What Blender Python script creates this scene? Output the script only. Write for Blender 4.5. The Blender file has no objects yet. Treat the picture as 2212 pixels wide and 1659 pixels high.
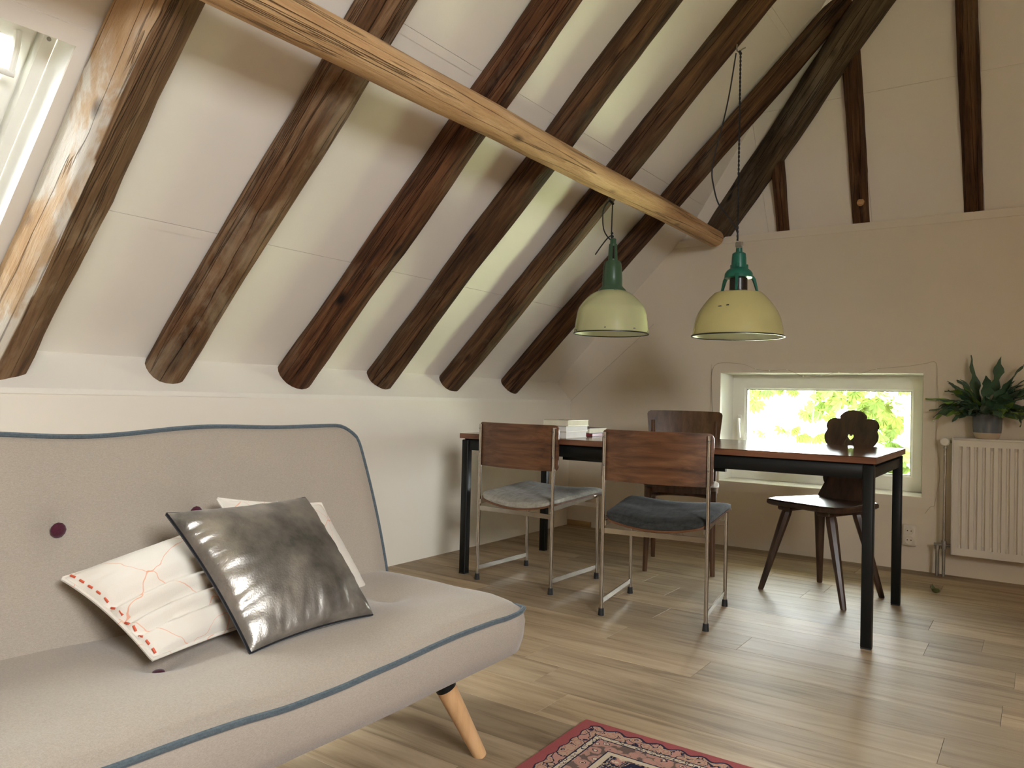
import bpy, math, random
from mathutils import Vector, Matrix, noise

# ------------------------------------------------------------------ camera, sky, exposure
SC = bpy.context.scene
COL = SC.collection
W, H = 2212, 1659
YAW, PITCH, ROLL, FPX = -0.606864309, 0.0186948268, 0.0253622178, 1653.10287
CAM = Vector((2.878, -4.909, 0.92))
_f = Vector((math.sin(YAW) * math.cos(PITCH), math.cos(YAW) * math.cos(PITCH), math.sin(PITCH)))
_r = Vector((math.cos(YAW), -math.sin(YAW), 0))
_u = _r.cross(_f)
_r, _u = _r * math.cos(ROLL) + _u * math.sin(ROLL), -_r * math.sin(ROLL) + _u * math.cos(ROLL)
cd = bpy.data.cameras.new('camera')
cd.sensor_width = 36.0
cd.lens = FPX / W * 36.0
cd.clip_start = 0.02
cam = bpy.data.objects.new('camera', cd)
COL.objects.link(cam)
cam.matrix_world = Matrix(((_r.x, _u.x, -_f.x, CAM.x), (_r.y, _u.y, -_f.y, CAM.y), (_r.z, _u.z, -_f.z, CAM.z), (0, 0, 0, 1)))
SC.camera = cam

SC.view_settings.view_transform = 'Standard'
SC.view_settings.look = 'None'
SC.view_settings.gamma = 1.0
SC.view_settings.use_curve_mapping = False
SC.view_settings.exposure = 2.3
SC.cycles.use_denoising = True
SC.cycles.max_bounces = 14
SC.cycles.diffuse_bounces = 8
SC.cycles.transparent_max_bounces = 12
SC.cycles.sample_clamp_indirect = 8.0

wd = bpy.data.worlds.new('sky')
SC.world = wd
wd.use_nodes = True
bg = wd.node_tree.nodes['Background']
bg.inputs[0].default_value = (0.93, 0.96, 1.0, 1)
bg.inputs[1].default_value = 9.0
sl = bpy.data.lights.new('sun', 'SUN')
sl.energy = 14.0
sl.color = (1.0, 0.94, 0.82)
sl.angle = 0.01
sun = bpy.data.objects.new('sun', sl)
COL.objects.link(sun)
sun.rotation_mode = 'QUATERNION'
sun.rotation_quaternion = Vector((0.05, 0.72, 0.69)).normalized().to_track_quat('Z', 'Y')   # high, from beyond the end wall


def portal(name, loc, direction, up, sx, sy):
    l = bpy.data.lights.new(name, 'AREA')
    l.shape = 'RECTANGLE'
    l.size, l.size_y = sx, sy
    l.cycles.is_portal = True
    o = bpy.data.objects.new(name, l)
    COL.objects.link(o)
    z = -Vector(direction).normalized()
    y = Vector(up).normalized()
    x = y.cross(z).normalized()
    y = z.cross(x)
    o.matrix_world = Matrix(((x.x, y.x, z.x, loc[0]), (x.y, y.y, z.y, loc[1]), (x.z, y.z, z.z, loc[2]), (0, 0, 0, 1)))
    return o


# ------------------------------------------------------------------ pixel helpers (photo pixel -> point on a plane)
def ray(x, y):
    return _f + _r * ((x - W / 2) / FPX) - _u * ((y - H / 2) / FPX)


def px_y(x, y, Y):
    d = ray(x, y)
    return CAM + d * ((Y - CAM.y) / d.y)


def px_x(x, y, X):
    d = ray(x, y)
    return CAM + d * ((X - CAM.x) / d.x)


def px_z(x, y, Z):
    d = ray(x, y)
    return CAM + d * ((Z - CAM.z) / d.z)


# ------------------------------------------------------------------ materials
def mat(name):
    m = bpy.data.materials.new(name)
    m.use_nodes = True
    nt = m.node_tree
    b = nt.nodes['Principled BSDF']
    return m, nt, b


def N(nt, typ, **kw):
    n = nt.nodes.new(typ)
    for k, v in kw.items():
        setattr(n, k, v)
    return n


def coords(nt, scale=(1, 1, 1), rnd=True, kind='Object'):
    tc = N(nt, 'ShaderNodeTexCoord')
    mp = N(nt, 'ShaderNodeMapping')
    mp.inputs['Scale'].default_value = scale
    src = tc.outputs[kind]
    if rnd:
        oi = N(nt, 'ShaderNodeObjectInfo')
        ml = N(nt, 'ShaderNodeMath', operation='MULTIPLY')
        ml.inputs[1].default_value = 37.0
        nt.links.new(oi.outputs['Random'], ml.inputs[0])
        ad = N(nt, 'ShaderNodeVectorMath', operation='ADD')
        nt.links.new(src, ad.inputs[0])
        nt.links.new(ml.outputs[0], ad.inputs[1])
        src = ad.outputs[0]
    nt.links.new(src, mp.inputs['Vector'])
    return mp.outputs['Vector']


def noise_tex(nt, vec, scale, detail=4, rough=0.55, dist=0.0):
    n = N(nt, 'ShaderNodeTexNoise')
    n.inputs['Scale'].default_value = scale
    n.inputs['Detail'].default_value = detail
    n.inputs['Roughness'].default_value = rough
    n.inputs['Distortion'].default_value = dist
    nt.links.new(vec, n.inputs['Vector'])
    return n.outputs[0]


def ramp(nt, fac, stops):
    r = N(nt, 'ShaderNodeValToRGB')
    el = r.color_ramp.elements
    while len(el) < len(stops):
        el.new(0.5)
    for e, (p, c) in zip(el, stops):
        e.position = p
        e.color = (c[0], c[1], c[2], 1)
    nt.links.new(fac, r.inputs[0])
    return r.outputs[0]


def mixc(nt, fac, a, b, mode='MIX'):
    m = N(nt, 'ShaderNodeMix', data_type='RGBA', blend_type=mode)
    for sock, v in ((m.inputs[0], fac), (m.inputs[6], a), (m.inputs[7], b)):
        if isinstance(v, (int, float)):
            sock.default_value = v
        elif isinstance(v, tuple):
            sock.default_value = (v[0], v[1], v[2], 1)
        else:
            nt.links.new(v, sock)
    return m.outputs[2]


def math_n(nt, op, a, b=None, c=None):
    m = N(nt, 'ShaderNodeMath', operation=op)
    for i, v in enumerate((a, b, c)):
        if v is None:
            continue
        if isinstance(v, (int, float)):
            m.inputs[i].default_value = v
        else:
            nt.links.new(v, m.inputs[i])
    return m.outputs[0]


def bump(nt, b, height, strength=0.3, dist=0.01):
    n = N(nt, 'ShaderNodeBump')
    n.inputs['Strength'].default_value = strength
    n.inputs['Distance'].default_value = dist
    nt.links.new(height, n.inputs['Height'])
    nt.links.new(n.outputs[0], b.inputs['Normal'])


def plain(name, col, rough=0.5, metal=0.0, var=0.0, vscale=8.0, bmp=0.0, spec=None):
    m, nt, b = mat(name)
    b.inputs['Roughness'].default_value = rough
    b.inputs['Metallic'].default_value = metal
    if spec is not None:
        b.inputs['Specular IOR Level'].default_value = spec
    v = coords(nt)
    n = noise_tex(nt, v, vscale, 5)
    lo = tuple(c * (1 - var) for c in col)
    hi = tuple(min(1, c * (1 + var)) for c in col)
    nt.links.new(ramp(nt, n, [(0.3, lo), (0.7, hi)]), b.inputs['Base Color'])
    if bmp:
        bump(nt, b, n, bmp, 0.004)
    return m


def log_mat(name, dark, mid, light, pale, pale_amt=0.5, rough=0.7, face=None):
    m, nt, b = mat(name)
    v = coords(nt, (0.55, 7.0, 7.0))
    v2 = coords(nt, (1.6, 3.4, 3.4))
    v3 = coords(nt, (1.0, 2.2, 2.2))
    fine = noise_tex(nt, v, 3.2, 8, 0.7, 0.35)
    c1 = ramp(nt, fine, [(0.34, dark), (0.5, mid), (0.66, light)])
    patch = noise_tex(nt, v2, 1.7, 5, 0.6, 0.6)
    pm = ramp(nt, patch, [(0.60 - 0.1 * pale_amt, (0, 0, 0)), (0.74 - 0.08 * pale_amt, (1, 1, 1))])
    c2 = mixc(nt, pm, c1, pale)
    c2b = mixc(nt, 0.65, c2, mixc(nt, 0.65, c2, c1))
    vo = N(nt, 'ShaderNodeTexVoronoi')
    vo.inputs['Scale'].default_value = 2.6
    nt.links.new(v3, vo.inputs['Vector'])
    knot = ramp(nt, vo.outputs['Distance'], [(0.05, (1, 1, 1)), (0.13, (0, 0, 0))])
    c3 = mixc(nt, knot, c2b, tuple(x * 0.35 for x in dark))
    crack = noise_tex(nt, coords(nt, (0.22, 9.0, 9.0)), 2.3, 3, 0.5, 0.2)
    ck = ramp(nt, crack, [(0.485, (0, 0, 0)), (0.5, (1, 1, 1)), (0.515, (0, 0, 0))])
    c4 = mixc(nt, math_n(nt, 'MULTIPLY', ck, 0.55), c3, tuple(x * 0.3 for x in dark))
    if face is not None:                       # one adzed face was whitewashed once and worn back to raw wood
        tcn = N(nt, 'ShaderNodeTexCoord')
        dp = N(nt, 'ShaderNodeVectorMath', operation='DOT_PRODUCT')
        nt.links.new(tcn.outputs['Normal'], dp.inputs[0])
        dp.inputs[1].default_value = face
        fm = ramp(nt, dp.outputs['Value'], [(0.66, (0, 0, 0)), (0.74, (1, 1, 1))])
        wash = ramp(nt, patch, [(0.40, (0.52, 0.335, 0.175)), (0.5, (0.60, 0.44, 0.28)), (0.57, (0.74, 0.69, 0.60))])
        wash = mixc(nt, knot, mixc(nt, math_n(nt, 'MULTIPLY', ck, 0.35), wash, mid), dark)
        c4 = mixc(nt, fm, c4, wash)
    nt.links.new(c4, b.inputs['Base Color'])
    b.inputs['Roughness'].default_value = rough
    b.inputs['Specular IOR Level'].default_value = 0.25
    bump(nt, b, math_n(nt, 'ADD', fine, math_n(nt, 'MULTIPLY', ck, -0.6)), 0.9, 0.016)
    return m


def grain_mat(name, dark, mid, light, scale=(1, 14, 14), rough=0.35, rnd=True, vary=0.0, freq=2.6, spec=0.5, dist=0.4):
    m, nt, b = mat(name)
    v = coords(nt, scale, rnd)
    n = noise_tex(nt, v, freq, 7, 0.62, dist)
    c = ramp(nt, n, [(0.3, dark), (0.5, mid), (0.72, light)])
    if vary:
        oi = N(nt, 'ShaderNodeObjectInfo')
        f = N(nt, 'ShaderNodeMapRange')
        f.inputs['To Min'].default_value = 1 - vary
        f.inputs['To Max'].default_value = 1 + vary * 0.7
        nt.links.new(oi.outputs['Random'], f.inputs['Value'])
        cb = N(nt, 'ShaderNodeCombineColor')
        for i in range(3):
            nt.links.new(f.outputs[0], cb.inputs[i])
        c = mixc(nt, 1.0, c, cb.outputs[0], 'MULTIPLY')
    nt.links.new(c, b.inputs['Base Color'])
    b.inputs['Roughness'].default_value = rough
    b.inputs['Specular IOR Level'].default_value = spec
    bump(nt, b, n, 0.08, 0.004)
    return m


def fabric_mat(name, a, c2, wscale=420.0, rough=0.95, sheen=0.25, mottling=3.0):
    m, nt, b = mat(name)
    v = coords(nt, (1, 1, 1), False)
    n1 = noise_tex(nt, coords(nt, (1, 0.25, 1), False), wscale, 2, 0.7)
    n2 = noise_tex(nt, coords(nt, (0.3, 1, 1), False), wscale * 0.9, 2, 0.7)
    mm = math_n(nt, 'MULTIPLY', math_n(nt, 'ADD', n1, n2), 0.5)
    lo = noise_tex(nt, v, mottling, 3)
    f = math_n(nt, 'ADD', math_n(nt, 'MULTIPLY', mm, 0.8), math_n(nt, 'MULTIPLY', lo, 0.2))
    nt.links.new(ramp(nt, f, [(0.38, a), (0.62, c2)]), b.inputs['Base Color'])
    b.inputs['Roughness'].default_value = rough
    b.inputs['Specular IOR Level'].default_value = 0.15
    b.inputs['Sheen Weight'].default_value = sheen
    bump(nt, b, mm, 0.25, 0.002)
    return m


def wall_mat(name, col):
    m, nt, b = mat(name)
    v = coords(nt, (1, 1, 1), False)
    n = noise_tex(nt, v, 1.3, 6, 0.6)
    fine = noise_tex(nt, v, 55, 4, 0.6)
    nt.links.new(ramp(nt, n, [(0.3, tuple(x * 0.965 for x in col)), (0.7, col)]), b.inputs['Base Color'])
    b.inputs['Roughness'].default_value = 0.65
    b.inputs['Specular IOR Level'].default_value = 0.25
    bump(nt, b, math_n(nt, 'ADD', math_n(nt, 'MULTIPLY', n, 2.0), math_n(nt, 'MULTIPLY', fine, 0.25)), 0.10, 0.01)
    return m


def glass_mat(name, tint=(1, 1, 1)):
    m = bpy.data.materials.new(name)
    m.use_nodes = True
    nt = m.node_tree
    nt.nodes.clear()
    out = N(nt, 'ShaderNodeOutputMaterial')
    t = N(nt, 'ShaderNodeBsdfTransparent')
    t.inputs[0].default_value = (*tint, 1)
    g = N(nt, 'ShaderNodeBsdfGlossy')
    g.inputs['Roughness'].default_value = 0.02
    fr = N(nt, 'ShaderNodeFresnel')
    fr.inputs[0].default_value = 1.35
    mx = N(nt, 'ShaderNodeMixShader')
    nt.links.new(fr.outputs[0], mx.inputs[0])
    nt.links.new(t.outputs[0], mx.inputs[1])
    nt.links.new(g.outputs[0], mx.inputs[2])
    nt.links.new(mx.outputs[0], out.inputs[0])
    return m


M = {}
M['wall'] = wall_mat('white_plaster', (0.79, 0.735, 0.635))
M['panel'] = wall_mat('white_ceiling_board', (0.81, 0.765, 0.69))
M['bounce_cut_boards'] = grain_mat('bounce_cut_boarding', (0.10, 0.06, 0.03), (0.16, 0.10, 0.055), (0.22, 0.14, 0.08), (8, 8, 1.2), 0.5)  # dark finish added on the unseen walls to cut bounced light
M['end_wall'] = wall_mat('shaded_white_plaster', (0.725, 0.655, 0.54))  # white plaster with the backlit wall's dimness put into its colour
M['end_trim'] = wall_mat('shaded_white_trim', (0.74, 0.675, 0.565))  # white trim, same backlit dimness mixed into the colour
M['trim'] = wall_mat('white_painted_trim', (0.80, 0.755, 0.67))
M['pvc'] = plain('white_frame', (0.86, 0.86, 0.80), 0.32, 0, 0.02)
M['glass'] = glass_mat('window_glass', (0.96, 0.98, 0.96))
M['rubber'] = plain('black_rubber', (0.012, 0.012, 0.012), 0.6)
M['black_metal'] = plain('black_steel', (0.007, 0.008, 0.0075), 0.45, 0.0, 0.15, 8, 0, 0.3)
M['chrome'] = plain('satin_chrome', (0.52, 0.49, 0.44), 0.22, 1.0, 0.1, 20)
M['galv'] = plain('grey_pipe_metal', (0.34, 0.32, 0.28), 0.42, 0.8, 0.2, 20)
M['log'] = [
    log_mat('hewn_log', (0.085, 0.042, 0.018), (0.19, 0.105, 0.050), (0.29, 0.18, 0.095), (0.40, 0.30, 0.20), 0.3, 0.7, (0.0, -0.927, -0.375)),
    log_mat('weathered_log', (0.038, 0.018, 0.007), (0.145, 0.072, 0.030), (0.29, 0.175, 0.092), (0.40, 0.31, 0.21), 1.1),
    log_mat('red_brown_log', (0.022, 0.0075, 0.0028), (0.098, 0.037, 0.0125), (0.20, 0.092, 0.038), (0.22, 0.14, 0.082), 0.45),
    log_mat('dark_brown_log', (0.020, 0.009, 0.0035), (0.086, 0.040, 0.0155), (0.175, 0.090, 0.038), (0.16, 0.115, 0.070), 0.35),
    log_mat('grey_brown_log', (0.030, 0.020, 0.010), (0.088, 0.060, 0.032), (0.17, 0.125, 0.076), (0.20, 0.165, 0.12), 0.8),
]
M['pine'] = log_mat('honey_pine', (0.42, 0.235, 0.10), (0.58, 0.355, 0.17), (0.70, 0.47, 0.25), (0.46, 0.29, 0.16), 0.25, 0.5)
M['floor'] = grain_mat('oak_laminate', (0.185, 0.128, 0.072), (0.325, 0.240, 0.148), (0.41, 0.315, 0.205), (0.9, 11, 11), 0.50, True, 0.27, 1.8, 0.22, 1.0)
M['subfloor'] = plain('dark_joint', (0.10, 0.075, 0.05), 0.8)
M['sofa'] = fabric_mat('greige_upholstery', (0.275, 0.232, 0.185), (0.365, 0.312, 0.255), 700, 0.95, 0.2, 2.0)
M['piping'] = fabric_mat('slate_blue_piping', (0.050, 0.066, 0.076), (0.090, 0.114, 0.126), 300)
M['button'] = fabric_mat('maroon_felt', (0.045, 0.008, 0.016), (0.07, 0.014, 0.026), 300)
M['beech'] = grain_mat('beech_leg', (0.46, 0.26, 0.115), (0.56, 0.335, 0.16), (0.62, 0.39, 0.20), (16, 16, 1.2), 0.35)
M['rosewood'] = grain_mat('rosewood_ply', (0.040, 0.015, 0.006), (0.120, 0.050, 0.020), (0.205, 0.098, 0.043), (1.0, 10, 13), 0.34)
M['table_top'] = grain_mat('reddish_table_veneer', (0.060, 0.024, 0.010), (0.135, 0.058, 0.026), (0.19, 0.088, 0.042), (1.2, 11, 11), 0.16, False)
M['table_edge'] = grain_mat('table_edge_band', (0.085, 0.032, 0.015), (0.17, 0.068, 0.034), (0.22, 0.10, 0.05), (1.2, 11, 11), 0.35, False)
M['dark_wood'] = grain_mat('dark_carved_wood', (0.020, 0.010, 0.005), (0.050, 0.025, 0.013), (0.085, 0.045, 0.023), (11, 11, 1.3), 0.38)
M['bent_wood'] = grain_mat('brown_bentwood', (0.038, 0.016, 0.007), (0.092, 0.042, 0.018), (0.15, 0.072, 0.032), (11, 11, 1.3), 0.34)
M['grey_velvet'] = fabric_mat('light_grey_velour', (0.25, 0.24, 0.20), (0.42, 0.405, 0.35), 60, 0.9, 0.15, 14)
M['dark_velvet'] = fabric_mat('charcoal_velour', (0.017, 0.018, 0.017), (0.047, 0.050, 0.047), 60, 0.9, 0.08, 14)
M['cream_enamel'] = plain('cream_enamel', (0.52, 0.53, 0.30), 0.16, 0, 0.05, 3)
M['yellow_enamel'] = plain('pale_yellow_enamel', (0.52, 0.47, 0.21), 0.16, 0, 0.06, 3)
M['green_enamel'] = plain('sage_green_enamel', (0.045, 0.10, 0.055), 0.28, 0, 0.1, 6)
M['teal'] = plain('teal_green_paint', (0.012, 0.125, 0.085), 0.35, 0, 0.25, 9)
M['inner_enamel'] = plain('white_enamel_inside', (0.70, 0.70, 0.60), 0.25, 0, 0.05)
M['dark_rim'] = plain('dark_rim', (0.014, 0.014, 0.013), 0.4)
M['bakelite'] = plain('dark_brown_socket', (0.022, 0.016, 0.011), 0.3, 0, 0.2)
M['cord'] = plain('black_cord', (0.010, 0.010, 0.010), 0.6)
M['paper'] = plain('cream_paper', (0.72, 0.68, 0.52), 0.85, 0, 0.05, 30)
M['paper_white'] = plain('white_paper', (0.78, 0.77, 0.72), 0.85, 0, 0.04, 30)
M['cover_cream'] = plain('cream_cover', (0.64, 0.60, 0.46), 0.5)
M['cover_dark'] = plain('dark_cover', (0.02, 0.02, 0.03), 0.4)
M['cover_red'] = plain('red_cover', (0.25, 0.03, 0.03), 0.4)
M['cover_brown'] = plain('brown_cover', (0.09, 0.035, 0.02), 0.4)
M['radiator'] = plain('white_radiator_paint', (0.74, 0.70, 0.63), 0.35, 0, 0.01)
M['glaze'] = plain('grey_glaze', (0.135, 0.150, 0.165), 0.12, 0, 0.08, 6)
M['clay'] = plain('bare_clay', (0.55, 0.44, 0.32), 0.8, 0, 0.06)
M['soil'] = plain('soil', (0.02, 0.014, 0.009), 0.9, 0, 0.4, 60)
M['fern'] = plain('blue_green_frond', (0.060, 0.120, 0.065), 0.42, 0, 0.35, 9)
M['fern_light'] = plain('fresh_green_frond', (0.15, 0.26, 0.045), 0.42, 0, 0.35, 9)
M['bark'] = plain('tree_bark', (0.20, 0.18, 0.11), 0.9, 0, 0.5, 14, 0.8)
M['twig'] = plain('twig', (0.30, 0.24, 0.13), 0.8)
M['socket'] = plain('cream_outlet', (0.72, 0.68, 0.58), 0.35)
M['socket_dark'] = plain('outlet_hole', (0.03, 0.025, 0.02), 0.5)
M['grass'] = plain('sunlit_field', (0.62, 0.68, 0.40), 0.9, 0, 0.1, 0.5)
M['dry_leaf'] = plain('dry_green_leaf', (0.11, 0.13, 0.04), 0.6, 0, 0.3, 20)
M['bulb'] = plain('clear_bulb', (0.85, 0.84, 0.74), 0.15)
M['wire'] = plain('copper_wire', (0.42, 0.34, 0.24), 0.4)
M['bottle'] = plain('pale_figurine', (0.62, 0.55, 0.46), 0.25)
M['red_paint'] = plain('red_paint', (0.33, 0.03, 0.02), 0.3)
M['oak_trim'] = grain_mat('yellow_oak_trim', (0.28, 0.17, 0.06), (0.38, 0.25, 0.10), (0.45, 0.31, 0.14), (1.5, 14, 14), 0.45)
M['crack'] = plain('plaster_crack', (0.36, 0.31, 0.25), 0.9)
M['black_cloth'] = fabric_mat('black_cloth', (0.006, 0.006, 0.007), (0.014, 0.014, 0.016), 300)


def leaf_mat():
    m, nt, b = mat('translucent_leaf')
    b.inputs['Specular IOR Level'].default_value = 0.1
    v = coords(nt)
    n = noise_tex(nt, v, 6, 4)
    oi = N(nt, 'ShaderNodeObjectInfo')
    c = ramp(nt, n, [(0.3, (0.024, 0.044, 0.007)), (0.7, (0.046, 0.072, 0.015))])
    c2 = ramp(nt, n, [(0.3, (0.040, 0.054, 0.009)), (0.7, (0.072, 0.085, 0.022))])
    cc = mixc(nt, oi.outputs['Random'], c, c2)
    nt.links.new(cc, b.inputs['Base Color'])
    b.inputs['Roughness'].default_value = 0.5
    tr = N(nt, 'ShaderNodeBsdfTranslucent')
    nt.links.new(cc, tr.inputs[0])
    mx = N(nt, 'ShaderNodeMixShader')
    mx.inputs[0].default_value = 0.45
    nt.links.new(b.outputs[0], mx.inputs[1])
    nt.links.new(tr.outputs[0], mx.inputs[2])
    nt.links.new(mx.outputs[0], nt.nodes['Material Output'].inputs[0])
    return m


M['leaf'] = leaf_mat()


def silver_mat():
    m, nt, b = mat('silver_metallic_cloth')
    v = coords(nt, (1, 1, 1), False)
    n = noise_tex(nt, v, 9, 6, 0.6)
    fine = noise_tex(nt, v, 260, 3, 0.6)
    nt.links.new(ramp(nt, n, [(0.34, (0.15, 0.145, 0.135)), (0.66, (0.46, 0.43, 0.385))]), b.inputs['Base Color'])
    b.inputs['Metallic'].default_value = 0.8
    nt.links.new(math_n(nt, 'ADD', math_n(nt, 'MULTIPLY', noise_tex(nt, v, 14, 5), 0.32), 0.20), b.inputs['Roughness'])
    bump(nt, b, math_n(nt, 'ADD', math_n(nt, 'MULTIPLY', fine, 0.25), n), 0.22, 0.01)
    return m


def scribble_mat():
    m, nt, b = mat('white_cotton_with_red_lines')
    v = coords(nt, (1, 1, 1))
    fine = noise_tex(nt, v, 380, 2)
    base = ramp(nt, noise_tex(nt, v, 5, 3), [(0.3, (0.58, 0.53, 0.45)), (0.7, (0.665, 0.62, 0.54))])
    prev = base
    wob = noise_tex(nt, v, 7.0, 3, 0.6)
    for dr, wb_, wd_, amt in (((5.2, 3.1, -2.0), 0.9, 0.0075, 0.7), ((-4.0, 6.3, 5.5), 0.6, 0.008, 0.6), ((2.2, -3.4, 4.6), 1.4, 0.006, 0.75)):
        dp = N(nt, 'ShaderNodeVectorMath', operation='DOT_PRODUCT')
        nt.links.new(v, dp.inputs[0])
        dp.inputs[1].default_value = dr
        fr_ = math_n(nt, 'FRACT', math_n(nt, 'ADD', dp.outputs['Value'], math_n(nt, 'MULTIPLY', wob, wb_)))
        ln = math_n(nt, 'LESS_THAN', math_n(nt, 'ABSOLUTE', math_n(nt, 'SUBTRACT', fr_, 0.5)), wd_)
        prev = mixc(nt, math_n(nt, 'MULTIPLY', ln, amt), prev, (0.66, 0.26, 0.14))
    nt.links.new(prev, b.inputs['Base Color'])
    b.inputs['Roughness'].default_value = 0.9
    b.inputs['Sheen Weight'].default_value = 0.2
    bump(nt, b, fine, 0.15, 0.002)
    return m


def rug_mat(hx, hy):
    """persian rug printed by distance from the edge, object coordinates centred on the rug"""
    m, nt, b = mat('persian_rug_pile')
    tc = N(nt, 'ShaderNodeTexCoord')
    sp = N(nt, 'ShaderNodeSeparateXYZ')
    nt.links.new(tc.outputs['Object'], sp.inputs[0])
    ax = math_n(nt, 'ABSOLUTE', sp.outputs[0])
    ay = math_n(nt, 'ABSOLUTE', sp.outputs[1])
    d = math_n(nt, 'MINIMUM', math_n(nt, 'SUBTRACT', hx, ax), math_n(nt, 'SUBTRACT', hy, ay))
    obj = tc.outputs['Object']
    rose, roseL = (0.33, 0.085, 0.085), (0.47, 0.25, 0.20)
    navy, cream, tan = (0.022, 0.022, 0.045), (0.60, 0.50, 0.37), (0.47, 0.31, 0.22)

    def vor(scale, feature='F1'):
        v = N(nt, 'ShaderNodeTexVoronoi', feature=feature)
        v.inputs['Scale'].default_value = scale
        nt.links.new(obj, v.inputs['Vector'])
        return v

    def stop(fac, st):
        r = N(nt, 'ShaderNodeValToRGB')
        r.color_ramp.interpolation = 'CONSTANT'
        el = r.color_ramp.elements
        while len(el) < len(st):
            el.new(0.5)
        for e, (p, c) in zip(el, st):
            e.position = p
            e.color = (*c, 1)
        nt.links.new(fac, r.inputs[0])
        return r.outputs[0]
    v1, v2, v3 = vor(34), vor(22), vor(60)
    nz = noise_tex(nt, obj, 60, 3)
    d1 = math_n(nt, 'ADD', v1.outputs['Distance'], math_n(nt, 'MULTIPLY', math_n(nt, 'SUBTRACT', nz, 0.5), 0.5))
    d2 = math_n(nt, 'ADD', v2.outputs['Distance'], math_n(nt, 'MULTIPLY', math_n(nt, 'SUBTRACT', nz, 0.5), 0.7))
    border = stop(d1, [(0, roseL), (0.13, navy), (0.20, tan), (0.38, (0.42, 0.20, 0.16)), (0.47, tan), (0.62, navy), (0.70, roseL)])
    inner = stop(d1, [(0, (0.20, 0.03, 0.05)), (0.12, cream), (0.24, navy), (0.30, roseL), (0.55, (0.40, 0.24, 0.19)), (0.66, (0.16, 0.11, 0.09))])
    field = stop(d2, [(0, rose), (0.14, cream), (0.24, roseL), (0.36, navy), (0.47, (0.42, 0.33, 0.22)), (0.53, navy), (0.66, tan), (0.74, navy)])
    guard = stop(v3.outputs['Distance'], [(0, cream), (0.42, navy), (0.52, cream)])
    wob = math_n(nt, 'MULTIPLY', math_n(nt, 'ADD', math_n(nt, 'SINE', math_n(nt, 'MULTIPLY', sp.outputs[0], 105.0)),
                                        math_n(nt, 'SINE', math_n(nt, 'MULTIPLY', sp.outputs[1], 105.0))), 0.0045)
    dw = math_n(nt, 'ADD', d, wob)

    def step(x, t):
        return math_n(nt, 'GREATER_THAN', x, t)
    c = mixc(nt, step(dw, 0.030), rose, navy)
    c = mixc(nt, step(dw, 0.0345), c, border)
    c = mixc(nt, step(d, 0.073), c, navy)
    c = mixc(nt, step(d, 0.077), c, guard)
    c = mixc(nt, step(d, 0.091), c, navy)
    c = mixc(nt, step(d, 0.095), c, inner)
    c = mixc(nt, step(d, 0.143), c, navy)
    c = mixc(nt, step(d, 0.147), c, cream)
    c = mixc(nt, step(d, 0.163), c, field)
    pile = noise_tex(nt, obj, 420, 2)
    c = mixc(nt, 0.35, c, mixc(nt, 1.0, c, ramp(nt, pile, [(0.3, (0.5, 0.5, 0.5)), (0.7, (1, 1, 1))]), 'MULTIPLY'))
    nt.links.new(c, b.inputs['Base Color'])
    b.inputs['Roughness'].default_value = 0.95
    b.inputs['Specular IOR Level'].default_value = 0.1
    bump(nt, b, pile, 0.4, 0.004)
    return m


M['silver'] = silver_mat()
M['scribble'] = scribble_mat()


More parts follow.
